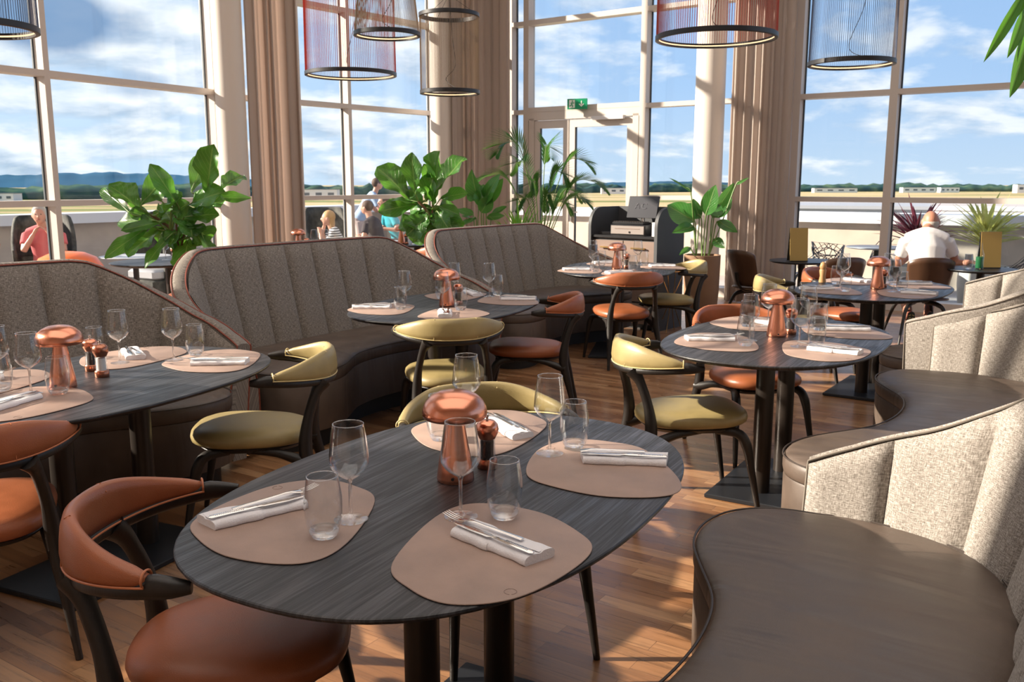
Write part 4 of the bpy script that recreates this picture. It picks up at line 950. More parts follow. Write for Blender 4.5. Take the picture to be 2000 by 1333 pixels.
def leafy(name, x, y, data, m, label, cat, shape, stems, potspec, node, seedv, wave=0.085, dep=0.24):
    rnd = random.Random(seedv); t = empty(name, (x, y, 0), 0, label, cat); pot(t, *potspec)
    b = MB(); st = MB(); h = potspec[2]
    extra = []
    if shape == 'fig':
        for px_, pz, qx, qz, wd in data[::2]: extra.append((px_ * 0.5 + rnd.uniform(-.06, .06), pz * 0.6 + 1.18 * 0.4, px_ * 0.4 + qx * 0.35 + rnd.uniform(-.16, .16), 1.12 * 0.45 + qz * 0.55 + rnd.uniform(-.1, .06), wd * 0.85))
    for px_, pz, qx, qz, wd in list(data) + extra:
        py = rnd.uniform(-0.3, 0.3) * dep; qy = py + rnd.uniform(-1, 1) * dep
        qy += -0.10 if qz < pz else 0.0
        leaf(b, (px_, py, pz), (qx, qy, qz), wd, up=(rnd.uniform(-.6, .6), -0.9 + rnd.uniform(-.5, .5), rnd.uniform(0.2, 1.0)), curl=rnd.uniform(0.0, 0.24), fold=rnd.uniform(0.04, 0.25), shape=shape, wave=wave, rnd=rnd, n=10)
        n0 = min(node, key=lambda q: (q[0] - px_) ** 2 + (q[2] - pz) ** 2 + (0.3 if q[2] > pz else 0))
        st.tube(catmull([n0, ((n0[0] + px_) / 2, (n0[1] + py) / 2, (n0[2] + pz) / 2 - 0.01), (px_, py, pz), (px_ * .7 + qx * .3, py * .7 + qy * .3, pz * .7 + qz * .3)], 4, False), [0.006] * 9 + [0.005, 0.004, 0.003, 0.001], 6)
    b.build('foliage', m, t, ang=180); st.build('leaf_stalks', 'petiole', t)
    s2 = MB()
    for pth, r in stems: s2.tube(catmull(pth, 6, False), r, 9)
    if s2.v: s2.build('stem', 'bark', t)
    return t
h1 = 0.42
leafy('fiddle_leaf_fig', -2.65, 7.2, FIG1, 'fig_leaf', 'fiddle-leaf fig with big glossy leaves behind the leftmost booth', 'plant', 'fig',
      [([(0, 0, 0.3), (0.01, 0, 0.8), (-0.02, 0, 1.1), (-0.2, 0.02, 1.25)], 0.012), ([(0.0, 0, 0.9), (0.08, 0, 1.15), (0.25, 0, 1.42)], 0.009), ([(0, 0, 1.05), (0.0, 0, 1.32)], 0.008)], (0.13, 0.15, h1, 'pot_white'),
      [(-0.05, 0, 1.13), (-0.2, 0.02, 1.25), (0.08, 0, 1.15), (0.16, 0, 1.28), (0.25, 0, 1.42), (0, 0, 1.3), (0.0, 0, 1.05)], 3)
leafy('fiddle_leaf_fig', -0.80, 9.0, FIG2, 'fig_leaf', 'fiddle-leaf fig with broad leaves between the middle and back booths', 'plant', 'fig',
      [([(0, 0, 0.3), (0.005, 0, 0.8), (-0.0, 0, 1.15), (-0.12, 0, 1.32)], 0.014), ([(0.0, 0, 1.0), (0.03, 0, 1.45)], 0.010)], (0.14, 0.17, h1, 'pot_white'),
      [(0, 0, 1.1), (-0.12, 0, 1.32), (0.03, 0, 1.42), (0.01, 0, 1.25), (0, 0, 1.0)], 5)
leafy('bird_of_paradise', 1.88, 8.95, BOP, 'lily_leaf', 'bird of paradise plant in a tall tan pot beside the cabinet', 'plant', 'oval',
      [], (0.125, 0.178, 0.80, 'pot_tan'), [(-0.06, 0, 0.78), (0.0, 0.02, 0.78), (0.06, 0, 0.78), (0.03, 0.05, 0.78)], 8, 0.02, 0.16)
leafy('peace_lily', -0.40, 11.0, LILY, 'lily_leaf', 'leafy peace lily left of the palm behind the back booth', 'plant', 'oval',
      [], (0.16, 0.20, 0.62, 'pot_white'), [(-0.04, 0, 0.6), (0.05, 0.02, 0.6), (0.1, 0, 0.6)], 9, 0.03, 0.2)
# kentia palm
def palm(x, y, label):
    rnd = random.Random(4); t = empty('kentia_palm', (x, y, 0), 0, label, 'plant'); pot(t, 0.17, 0.2, 0.5, 'pot_white'); b = MB(); st = MB()
    fr = [((-0.42, -0.15, 1.98), 0.5), ((0.50, 0.0, 1.78), 0.42), ((-0.66, 0.0, 1.58), 0.38), ((0.62, -0.2, 1.52), 0.40), ((0.10, 0.2, 1.95), 0.4), ((-0.3, 0.3, 1.75), 0.35), ((0.42, 0.25, 1.40), 0.34), ((0.12, -0.3, 1.35), 0.26), ((-0.25, -0.3, 1.30), 0.3), ((0.25, -0.15, 1.62), 0.36), ((-0.12, -0.1, 1.50), 0.34), ((0.30, 0.1, 1.25), 0.32), ((0.05, 0.0, 1.30), 0.3), ((0.5, -0.1, 1.3), 0.34)]
    for (fx, fy, fz), ln in fr:
        P = catmull([(0, 0, 0.48), (fx * 0.22, fy * 0.2, fz * 0.62), (fx * 0.62, fy * 0.62, fz * 0.97), (fx, fy, fz), (fx * 1.30, fy * 1.3, fz - 0.14)], 15, False)
        st.tube(P, [0.008 - 0.0001 * i for i in range(len(P))], 6); m0 = int(len(P) * 0.42)
        for i in range(m0, len(P)):
            u = (i - m0) / (len(P) - m0); a, c = Vector(P[i]), Vector(P[max(i - 1, 0)]); d = (a - c).normalized(); sd = d.cross(Vector((0, 0, 1)))
            if sd.length < 0.2: sd = Vector((0.5, -0.85, 0))
            sd = (sd.normalized() + Vector((0, -0.35, 0))).normalized()
            for s in (-1, 1):
                q = a + (sd * s * 0.62 + d * 0.70 + Vector((0, 0, 0.10))) * ln * (0.80 * sin(pi * (0.22 + 0.72 * u)))
                leaf(b, a, q, 0.017, curl=0.10, fold=0.2, shape='lance', rnd=rnd, n=5)
    b.build('foliage', 'palm_leaf', t, ang=180); st.build('frond_stalks', 'petiole', t); return t
palm(0.36, 11.5, 'slender palm with arching fronds left of the glass door')
def spiky(name, x, y, zb, m, label, n, ln, w, seedv, potspec, spread=1.0, kind='plant'):
    rnd = random.Random(seedv); t = empty(name, (x, y, 0), 0, label, kind); pot(t, *potspec); b = MB()
    for i in range(n):
        a = rnd.uniform(0, 2 * pi); e = rnd.uniform(0.25, 1.35); L_ = ln * rnd.uniform(0.65, 1.05); d = Vector((cos(a) * cos(e) * spread, sin(a) * cos(e) * spread, sin(e)))
        p = Vector((rnd.uniform(-.04, .04), rnd.uniform(-.04, .04), zb + rnd.uniform(0, 0.18))); leaf(b, p, p + d * L_, w * rnd.uniform(0.7, 1.2), curl=rnd.uniform(0.02, 0.25), fold=0.25, shape='strap', rnd=rnd, n=8)
    b.build('foliage', m, t, ang=180); return t
spiky('croton', 0.10, 10.72, 0.62, 'lime_leaf', 'lime-green spiky plant at the foot of the palm', 46, 0.62, 0.045, 12, (0.13, 0.16, 0.62, 'pot_white'), 0.75)
# rubber plant that leans in at the top right corner
def tall_plant():
    rnd = random.Random(21); t = empty('rubber_plant', (2.66, 3.60, 0), 0, 'tall plant whose long leaves hang in at the top right corner', 'plant'); pot(t, 0.17, 0.2, 0.5, 'pot_white')
    st = MB(); st.tube(catmull([(0, 0, 0.4), (0.03, 0, 1.2), (0.0, 0.05, 2.0), (-0.28, 0.15, 2.52)], 8, False), 0.016, 8); st.tube(catmull([(0.02, 0.04, 1.8), (-0.12, 0.1, 2.15), (-0.45, 0.15, 2.28), (-0.64, 0.15, 2.22)], 6, False), 0.009, 7); st.build('stem', 'bark', t)
    b = MB()
    for p, q, w_ in [((-0.64, 0.15, 2.24), (-0.775, 0.15, 1.975), 0.045), ((-0.63, 0.15, 2.18), (-0.700, 0.10, 1.99), 0.05), ((-0.60, 0.15, 2.12), (-0.682, 0.10, 1.835), 0.085), ((-0.62, 0.15, 2.26), (-0.69, 0.2, 2.10), 0.05), ((-0.60, 0.15, 2.28), (-0.74, 0.2, 2.42), 0.08), ((-0.56, 0.15, 2.14), (-0.60, 0.2, 1.93), 0.06),
                     ((-0.3, 0.2, 2.5), (-0.5, 0.2, 2.8), 0.12), ((-0.2, 0.1, 2.4), (0.1, 0, 2.6), 0.12), ((-0.3, 0.2, 2.5), (-0.2, 0.4, 2.8), 0.12), ((-0.1, 0.1, 2.2), (0.2, 0.1, 2.35), 0.1), ((-0.1, 0.1, 2.1), (0.15, -0.2, 2.2), 0.1), ((-0.35, 0.2, 2.3), (-0.42, 0.3, 2.05), 0.09)]:
        leaf(b, p, q, w_, up=(0.2, -0.9, 0.5), curl=rnd.uniform(0.0, 0.15), fold=0.22, shape='oval', rnd=rnd, n=10)
    b.build('foliage', 'fig_leaf', t, ang=180)
tall_plant()
b = MB(); b.lathe([(0, 0), (0.115, 0), (0.12, 0.02), (0.12, 0.76), (0.115, 0.78), (0.105, 0.78), (0.10, 0.70), (0, 0.70)], 32)
o = b.build('planter', 'pot_white', ang=40, loc=(-2.66, 7.75, 0)); tag(o, 'plain white cylinder planter behind the left booths', 'planter')

# ================================================================== CABINET WITH TILL
CA = radians(-40)
cab = empty('drawer_cabinet', (1.30, 9.55, 0), CA, 'dark grey service cabinet with wooden drawers left of the tan plant pot', 'cabinet')
# local: x along the front, y depth (positive = away), z up
b = MB(); b.bbox((0, 0.0, 0.51), (0.76, 0.44, 0.90), 0.004); b.build('body', 'cabinet_grey', cab)
b = MB(); b.bbox((0, 0.0, 0.95), (0.80, 0.50, 0.03), 0.004); b.build('counter_top', 'black_plastic', cab)
b = MB(); b.box((0, 0.02, 0.03), (0.70, 0.38, 0.06)); b.build('plinth', 'black_plinth', cab, smooth=False)
# rounded screen that wraps both sides and the back
def side(sx):
    b = MB(); pts = [(-0.27, 0.0), (-0.27, 1.06)] + [(-0.27 + 0.19 * (1 - cos(a)), 1.06 + 0.19 * sin(a)) for a in [pi / 2 * i / 8 for i in range(1, 9)]] + [(0.27, 1.25), (0.27, 0.0)]
    x0 = sx * 0.385; x1 = sx * 0.42
    n = len(pts); vs = [(x0, y, z) for y, z in pts] + [(x1, y, z) for y, z in pts]
    b.add(vs, [tuple(range(n)), tuple(range(2 * n - 1, n - 1, -1))] + [(i, (i + 1) % n, n + (i + 1) % n, n + i) for i in range(n)]); b.build('side_panel', 'cabinet_grey', cab, ang=30)
side(-1); side(1)
b = MB(); b.box((0, 0.265, 0.625), (0.80, 0.03, 1.25)); b.build('back_panel', 'cabinet_grey', cab, smooth=False)
for sx in (-1, 1):
    for z, h in ((0.79, 0.25), (0.47, 0.36), (0.17, 0.22)):
        b = MB(); b.bbox((sx * 0.189, -0.229, z), (0.370, 0.02, h - 0.008), 0.003); d_ = b.build('drawer', 'cabinet_wood', cab, ang=20)
        if z > 0.7:
            b = MB(); b.bbox((sx * 0.189, -0.262, z + 0.05), (0.17, 0.012, 0.016), 0.003); b.box((sx * 0.189 - 0.07, -0.248, z + 0.05), (0.01, 0.03, 0.01)); b.box((sx * 0.189 + 0.07, -0.248, z + 0.05), (0.01, 0.03, 0.01)); b.build('handle', 'brass', d_)
def atc(x, y, z): return (1.30 + x * cos(CA) - y * sin(CA), 9.55 + x * sin(CA) + y * cos(CA), z)
t = empty('cash_drawer', atc(0.03, -0.03, 0.965), CA, 'beige metal cash drawer on the service cabinet', 'cash drawer')
b = MB(); b.bbox((0, 0, 0.055), (0.42, 0.36, 0.11), 0.004); b.build('case', 'black_plastic', t)
b = MB(); b.bbox((0, -0.183, 0.055), (0.40, 0.012, 0.085), 0.003); dd = b.build('drawer_front', 'register_grey', t)
b = MB(); b.box((0.0, -0.190, 0.070), (0.30, 0.004, 0.006)); b.build('slot', 'cabinet_wood', dd, smooth=False)
b = MB(); b.lathe([(0, 0), (0.011, 0), (0.011, 0.004), (0, 0.004)], 12); l_ = b.build('lock', 'steel', dd); l_.location = (0.03, -0.189, 0.035); l_.rotation_euler = (radians(90), 0, 0)
t = empty('till_keyboard', atc(0.0, -0.09, 1.077), CA, 'black till keyboard on top of the cash drawer', 'keyboard')
b = MB(); b.bbox((0, 0, 0.011), (0.38, 0.15, 0.022), 0.004); b.build('case', 'black_plastic', t)
k = MB()
for i in range(13):
    for j in range(4): k.box((-0.168 + i * 0.028, -0.052 + j * 0.03, 0.025), (0.022, 0.024, 0.008))
ko = k.build('keys', 'pedestal_metal', t, smooth=False); ko['kind'] = 'stuff'
t = empty('till_screen', atc(0.02, 0.10, 1.077), CA, 'dark till screen tilted back above the cash drawer', 'screen')
b = MB(); b.lathe([(0, 0), (0.09, 0), (0.09, 0.012), (0.02, 0.02), (0.018, 0.10), (0, 0.10)], 20); b.build('stand', 'steel', t)
b = MB(); b.box((0, 0.0, 0.17), (0.36, 0.022, 0.23), rx=radians(-14)); sc_ = b.build('display', 'screen', t, smooth=False)
def letters(mb, segs, ox, oz, s, yf):
    for (x0, z0, x1, z1) in segs:
        a = Vector((ox + x0 * s, yf(oz + z0 * s), oz + z0 * s)); c = Vector((ox + x1 * s, yf(oz + z1 * s), oz + z1 * s)); mb.tube([a, c], 0.0035, 5)
lt = MB(); yf = lambda z: -0.0135 + (z - 0.17) * math.tan(radians(14))
letters(lt, [(0, 0, 0.5, 1), (0.5, 1, 1, 0), (0.2, 0.35, 0.8, 0.35)], -0.09, 0.155, 0.055, yf)
letters(lt, [(1, 0.85, 0.7, 1), (0.7, 1, 0.3, 1), (0.3, 1, 0, 0.75), (0, 0.75, 0, 0.25), (0, 0.25, 0.3, 0), (0.3, 0, 0.7, 0), (0.7, 0, 1, 0.15)], -0.005, 0.155, 0.055, yf)
lt.build('screen_letters', 'screen_letter', sc_)
b = MB(); b.box((0, 0, 0.07), (0.03, 0.16, 0.14)); o = b.build('paper_stack', 'paper', smooth=False, loc=atc(0.33, -0.12, 0.965), rz=CA); tag(o, 'white papers standing upright at the right of the cash drawer', 'papers')
b = MB(); b.bbox((0, 0, 0.015), (0.13, 0.09, 0.03), 0.004); o = b.build('card_terminal', 'black_plastic', loc=atc(-0.28, -0.15, 0.965), rz=CA + 0.3); tag(o, 'small black card terminal at the left of the cash drawer', 'card terminal')
t = empty('wire_stand', (1.62, 9.15, 0), 0.3, 'brass wire stand between the cabinet and the tan pot', 'stand')
b = MB()
for k in range(4):
    a = pi / 4 + k * pi / 2; a2 = a + pi / 2
    b.tube([(0.13 * cos(a), 0.13 * sin(a), 0), (0.02 * cos(a), 0.02 * sin(a), 0.30), (0.13 * cos(a2), 0.13 * sin(a2), 0.62)], 0.004, 6)
    b.tube([(0.13 * cos(a), 0.13 * sin(a), 0.62), (0.13 * cos(a2), 0.13 * sin(a2), 0.62)], 0.004, 6)
b.build('wire_frame', 'brass', t)
# exit sign over the door
t = empty('exit_sign', (0.925, 13.20, 2.60), RANG + 0.25, 'green emergency exit sign with running figure and arrow above the door', 'sign')
b = MB(); b.box((0, 0, 0), (0.29, 0.03, 0.145)); b.build('panel', 'sign_green', t, smooth=False)
b = MB(); b.box((-0.075, -0.0165, 0.0), (0.085, 0.002, 0.11)); b.build('doorway_mark', 'sign_white', t, smooth=False)
b = MB()
b.ball((-0.068, -0.019, 0.038), (0.010, 0.003, 0.010), 10, 6)
for p in ([(-0.070, 0.024), (-0.078, -0.008)], [(-0.070, 0.020), (-0.050, 0.010), (-0.042, 0.020)], [(-0.072, 0.018), (-0.092, 0.008)], [(-0.078, -0.008), (-0.062, -0.022), (-0.066, -0.046)], [(-0.078, -0.008), (-0.094, -0.022), (-0.110, -0.024)]):
    b.tube([(x, -0.0185, z) for x, z in p], 0.0062, 6)
b.build('running_figure', 'sign_green', t)
b = MB(); b.box((0.065, -0.017, 0.012), (0.013, 0.003, 0.06)); b.box((0.065 - 0.015, -0.017, -0.018), (0.013, 0.003, 0.05), ry=radians(-45)); b.box((0.065 + 0.015, -0.017, -0.018), (0.013, 0.003, 0.05), ry=radians(45)); b.build('arrow', 'sign_white', t, smooth=False)
b = MB(); b.box((0, 0.04, -0.02), (0.05, 0.10, 0.03)); b.build('bracket', 'white_frame', t, smooth=False)

# ================================================================== ROUND TABLES, LOUNGE CHAIRS, MENUS
def make_round(r=0.32, top='base_plate'):
    t = empty('round_table', (0, 0, 0))
    b = MB(); b.lathe([(0, 0.705), (r - 0.03, 0.705), (r - 0.004, 0.716), (r, 0.722), (r - 0.002, 0.728), (0, 0.73)], 48); b.build('tabletop', top, t, ang=40)
    b = MB(); b.lathe([(0, 0.01), (0.035, 0.01), (0.035, 0.706), (0, 0.706)], 24); b.build('pedestal_post', 'pedestal_metal', t)
    b = MB(); b.lathe([(0, 0), (0.21, 0), (0.21, 0.010), (0.05, 0.018), (0, 0.018)], 40); b.build('base_plate', 'base_plate', t, ang=30); return t
RK = Kind(make_round)
RK.put((2.93, 9.15, 0), 0, 'small black round table before the right curtain holding a gold menu', 'table', 'small round bistro tables')
RK.put((4.28, 8.25, 0), 0, 'small black round table at the seated man in white', 'table', 'small round bistro tables')
def make_lounge():
    t = empty('lounge_chair', (0, 0, 0))
    ol = superell(0.23, 0.24, 3.0, 48)
    b = MB(); b.loft([[(x * k, y * k, z - 0.02 * (x / 0.23)) for x, y in ol] for z, k in ((0.405, 0.93), (0.412, 1.0), (0.425, 1.0), (0.432, 0.96), (0.434, 0.5))]); b.build('seat', 'walnut', t, ang=50)
    b = MB(); rows = []
    for i in range(17):
        a = radians(-58 + 116 * i / 16); row = []
        for j in range(8):
            u = j / 7; z = 0.46 + 0.37 * u; R_ = 0.27 + 0.01 * u; x = 0.03 - (R_ * cos(a * 0.80)) - 0.09 * u; y = R_ * sin(a * 0.95) * (0.80 + 0.22 * u - 0.10 * u * u)
            row.append((x, y, z - 0.05 * (abs(a) / 1.01) ** 3 * u))
        rows.append(row)
    b.loft(rows, closed=False, caps=False); s_ = b.build('backrest', 'walnut', t, ang=60); md = s_.modifiers.new('solid', 'SOLIDIFY'); md.thickness = 0.014
    b = MB(); b.tube(catmull([(-0.05, 0, 0.41), (-0.20, 0, 0.42), (-0.275, 0, 0.50), (-0.30, 0, 0.60)], 5, False), 0.022, 8, flat=0.7); b.build('spine', 'dark_wood', t)
    for sx, sy in ((1, 1), (1, -1), (-1, 1), (-1, -1)):
        b = MB(); b.tube(catmull([(sx * 0.03, sy * 0.05, 0.39), (sx * 0.13, sy * 0.13, 0.375), (sx * 0.18, sy * 0.18, 0.30), (sx * 0.27, sy * 0.245, 0.0)], 6, False), [0.022] * 7 + [0.021 - 0.001 * i for i in range(12)], 9); b.build('leg', 'dark_wood', t)
    return t
GK = Kind(make_lounge)
GK.put((2.55, 9.35, 0), radians(28), 'brown moulded chair beside the right curtain and tan plant pot', 'chair', 'brown moulded wooden chairs')
GK.put((3.02, 8.55, 0), radians(97), 'brown moulded chair at the small round table with the gold menu', 'chair', 'brown moulded wooden chairs')
GK.put((3.86, 8.52, 0), radians(84), 'brown moulded chair under the man in the white shirt', 'chair', 'brown moulded wooden chairs')
def menu(loc, rz, m, label):
    t = empty('menu_stand', loc, rz, label, 'menu')
    for s in (-1, 1):
        b = MB(); b.box((0, s * 0.025, 0.165), (0.18, 0.006, 0.33), rx=s * radians(6)); b.build('cover', m if s < 0 else 'menu_black', t, smooth=False)
    b = MB(); b.box((0, 0, 0.004), (0.18, 0.10, 0.008)); b.build('foot', 'menu_black', t, smooth=False)
menu((2.84, 9.02, 0.731), radians(4), 'menu_gold', 'gold menu standing on the small round table before the curtain')
menu((4.37, 8.30, 0.731), radians(-4), 'menu_gold', 'gold and black menu standing on the table beside the man')
t = empty('water_bottle', (4.235, 8.20, 0.7305), 0, 'green-tinted bottle beside the menu on the seated man’s table', 'bottle')
b = MB(); b.lathe([(0, 0), (0.034, 0), (0.036, 0.01), (0.036, 0.13), (0.016, 0.19), (0.013, 0.235), (0, 0.235)], 20); b.build('body', 'glassware', t)
b = MB(); b.lathe([(0, 0.008), (0.033, 0.008), (0.033, 0.11), (0, 0.11)], 20); b.build('drink', 'green_plastic', t)
UK.put((4.12, 8.17, 0.7305), 0, 'short tumbler on the seated man’s small round table', 'glass', 'water tumblers')
# wooden-topped mill on the farthest right table
t = empty('wooden_mill', (2.36, 6.86, TZ + 0.0032), 0, 'wooden pepper mill at the left rear of the farthest right table', 'pepper mill')
b = MB(); b.lathe([(0, 0), (0.026, 0), (0.027, 0.01), (0.020, 0.05), (0.026, 0.09), (0.022, 0.10), (0, 0.10)], 20); b.build('body', 'bottle_wood', t)
b = MB(); b.lathe([(0, 0.102), (0.020, 0.102), (0.026, 0.12), (0.018, 0.145), (0.008, 0.155), (0, 0.157)], 20); b.build('crown', 'bottle_wood', t)

# tables and things seen over the booths on the left
TK.put((-3.25, 9.0, 0), radians(62), 'dark dining table by the left windows behind the fig', 'table', 'black oval dining tables')
TK.put((-2.25, 10.25, 0), radians(55), 'dark dining table below the second window bay behind the middle booth', 'table', 'black oval dining tables')
TK.put((-1.02, 11.55, 0), radians(20), 'dark dining table beyond the second fig near the corner curtain', 'table', 'black oval dining tables')
OC.put((-2.98, 8.55, 0), radians(150), 'orange leather chair glimpsed between the left and middle booths', 'chair', 'leather bow-back dining chairs')
OC.put((-0.82, 10.55, 0), radians(95), 'orange leather chair glimpsed left of the back booth', 'chair', 'leather bow-back dining chairs')
LK.put((-2.44, 10.38, TZ), 0, 'copper mushroom lamp glimpsed before the second window bay', 'lamp', 'copper mushroom table lamps')
LK.put((-1.38, 11.35, TZ), 0, 'copper mushroom lamp glimpsed left of the second fig', 'lamp', 'copper mushroom table lamps')
for x, y, lb in ((-2.26, 10.40, 'wine glass right of the lamp under the second window bay'), (-2.14, 10.42, 'wine glass nearest the woman in the striped top'), (-3.42, 8.95, 'wine glass at left on the table behind the first fig'), (-3.16, 9.12, 'wine glass at right on the table behind the first fig')):
    WK.put((x, y, TZ), 0, lb, 'wine glass', 'wine glasses')
for x, y, lb in ((-2.33, 10.32, 'pepper mill beside the lamp under the second window bay'), (-3.30, 8.85, 'pepper mill on the table behind the first fig'), (-1.31, 11.28, 'pepper mill beside the lamp left of the second fig')):
    PK.put((x, y, TZ), 0, lb, 'pepper mill', 'pepper mills')
for x, y, lb in ((-3.02, 9.0, 'tumbler on the table behind the first fig'), (-3.36, 9.2, 'tumbler at the rear of the table behind the first fig'), (-1.22, 11.22, 'tumbler right of the lamp left of the second fig')):
    UK.put((x, y, TZ), 0, lb, 'glass', 'water tumblers')

# ================================================================== PEOPLE
def fused(mb, name, m, parent, vox, smooth=3):
    o = mb.build(name, m, parent); r = o.modifiers.new('fuse', 'REMESH'); r.mode = 'VOXEL'; r.voxel_size = vox; r.use_smooth_shade = True
    s = o.modifiers.new('soften', 'SMOOTH'); s.iterations = smooth; s.factor = 0.5; return o
def limb(mb, pts, rs, n=12, flat=1.0, up=None):
    P = catmull(pts, 5, False); R = []
    m = len(pts) - 1
    for i in range(len(P)):
        f_ = i / (len(P) - 1) * m; k = min(int(f_), m - 1); R.append(rs[k] + (rs[k + 1] - rs[k]) * (f_ - k))
    mb.tube(P, R, n, flat=flat, up=up)
def person(loc, rz, label, shirt, trousers, hair, skin='skin', lean=0.12, headtilt=(0, 0.03, 0), seated=True, hands=None, vox=0.012, hairlen=0.0, hipz=0.52, sleeves=0.55, group=None, bald=False, scale=1.0, shoulder=0.0, feet=None):
    """local frame: +y is the way the person faces, x to their right"""
    t = empty('person', loc, rz, label, 'person', group); t.scale = (scale, scale, scale)
    hz = hipz if seated else 0.92
    hip = Vector((0, 0, hz)); sh = Vector((shoulder, lean, hz + 0.50 * cos(lean * 1.3))); nk = sh + Vector((0, 0.02 + lean * 0.10, 0.06)); hd = nk + Vector((headtilt[0], 0.03 + headtilt[1], 0.165 + headtilt[2]))
    SL = [sh + Vector((s * 0.185, 0, -0.035)) for s in (-1, 1)]
    if hands is None: hands = [(-0.18, 0.38, hz + 0.26), (0.18, 0.38, hz + 0.26)]
    el = []
    for s, S_, H_ in zip((-1, 1), SL, hands):
        H_ = Vector(H_); mid = (S_ + H_) / 2; d = (H_ - S_).length; up_, fo = 0.29, 0.27
        k = max(0.0, (up_ + fo) ** 2 - d * d) ** 0.5 / 2; dr = Vector((s * 0.55, -0.25, -0.8)); dr -= (H_ - S_).normalized() * dr.dot((H_ - S_).normalized()); dr.normalize(); el.append(mid + dr * min(k, 0.22))
    if feet is None: feet = [(-0.13, 0.42, 0.05), (0.13, 0.42, 0.05)] if seated else [(-0.10, 0.02, 0.05), (0.10, 0.04, 0.05)]
    kn = []
    for s, F_ in zip((-1, 1), feet): kn.append(Vector((s * 0.14, 0.42, hz + 0.0)) if seated else Vector((s * 0.10, 0.06, 0.50)))
    B = MB()
    limb(B, [hip + Vector((0, 0, -0.04)), hip * 0.6 + sh * 0.4, hip * 0.25 + sh * 0.75, sh], [0.150, 0.125, 0.150, 0.10], 16, up=(0, 1, 0), flat=0.68)
    limb(B, [SL[0], sh + Vector((0, 0, 0.0)), SL[1]], [0.052, 0.075, 0.052], 12)
    limb(B, [sh, nk, hd + Vector((0, -0.02, -0.06))], [0.07, 0.056, 0.052], 12)
    B.ball(hd, (0.076, 0.094, 0.105), 18, 12); B.ball(hd + Vector((0, 0.035, -0.055)), (0.052, 0.052, 0.052), 12, 8)
    f0 = hd + Vector((0, 0.092, -0.005)); limb(B, [f0 + Vector((0, -0.008, 0.02)), f0 + Vector((0, 0.012, -0.018)), f0 + Vector((0, 0.004, -0.030))], [0.009, 0.015, 0.012], 8)
    for s in (-1, 1): B.ball(hd + Vector((s * 0.079, -0.005, -0.008)), (0.012, 0.022, 0.032), 10, 6)
    for s, S_, E_, H_ in zip((-1, 1), SL, el, hands):
        H_ = Vector(H_); limb(B, [S_, S_ * 0.5 + E_ * 0.5, E_], [0.050, 0.045, 0.038]); limb(B, [E_, E_ * 0.6 + H_ * 0.4, H_], [0.038, 0.036, 0.026])
        d = (H_ - E_).normalized(); sd = d.cross(Vector((0, 0, 1))); sd = sd.normalized() if sd.length > 0.1 else Vector((1, 0, 0)); dn = d.cross(sd).normalized()
        if dn.z > 0: dn = -dn
        limb(B, [H_, H_ + d * 0.045, H_ + d * 0.085], [0.027, 0.036, 0.034], 10, flat=0.55, up=dn)
        for i, ln in enumerate((0.062, 0.074, 0.070, 0.054)):
            a = H_ + d * 0.080 + sd * (i - 1.5) * 0.0185; limb(B, [a, a + d * ln * 0.55 + dn * 0.008, a + d * ln * 0.9 + dn * 0.026], [0.0095, 0.009, 0.0075], 7)
        a = H_ + d * 0.03 - sd * s * 0.026; limb(B, [a, a - sd * s * 0.022 + d * 0.025, a - sd * s * 0.024 + d * 0.055 + dn * 0.012], [0.012, 0.010, 0.008], 7)
    for s, K_, F_ in zip((-1, 1), kn, feet):
        F_ = Vector(F_); h0 = hip + Vector((s * 0.085, 0.02, -0.02)); limb(B, [h0, h0 * 0.5 + K_ * 0.5, K_], [0.088, 0.078, 0.058]); limb(B, [K_, K_ * 0.6 + F_ * 0.4, F_ + Vector((0, 0, 0.04))], [0.057, 0.056, 0.036])
    fused(B, 'body', skin, t, vox)
    C = MB()
    limb(C, [hip + Vector((0, 0, 0.0)), hip * 0.62 + sh * 0.38, hip * 0.25 + sh * 0.75, sh + Vector((0, 0, 0.012))], [0.172, 0.150, 0.172, 0.110], 18, up=(0, 1, 0), flat=0.72)
    limb(C, [SL[0], sh + Vector((0, 0, 0.012)), SL[1]], [0.066, 0.086, 0.066], 12)
    for S_, E_ in zip(SL, el):
        e2 = S_ + (E_ - S_) * sleeves / 0.55 * 0.62; limb(C, [S_, S_ * 0.5 + e2 * 0.5, e2], [0.066, 0.064, 0.062])
    fused(C, 'shirt', shirt, t, vox)
    D = MB()
    limb(D, [hip + Vector((0, 0, 0.05)), hip + Vector((0, 0, -0.06))], [0.165, 0.16], 16, up=(0, 1, 0), flat=0.78)
    for s, K_, F_ in zip((-1, 1), kn, feet):
        F_ = Vector(F_); h0 = hip + Vector((s * 0.085, 0.02, -0.02)); limb(D, [h0, h0 * 0.5 + K_ * 0.5, K_ + Vector((0, -0.01, 0))], [0.104, 0.095, 0.078])
        if not seated: limb(D, [K_, Vector(F_) + Vector((0, 0, 0.08))], [0.075, 0.06])
    fused(D, 'trousers', trousers, t, vox)
    for s, F_ in zip((-1, 1), feet):
        if seated and feet[0][1] < 0: continue
        E_ = MB(); F_ = Vector(F_); limb(E_, [F_ + Vector((0, -0.05, -0.005)), F_ + Vector((0, 0.06, -0.008)), F_ + Vector((0, 0.17, -0.018))], [0.042, 0.045, 0.032], 10); E_.build('shoe', 'shorts_dark', t)
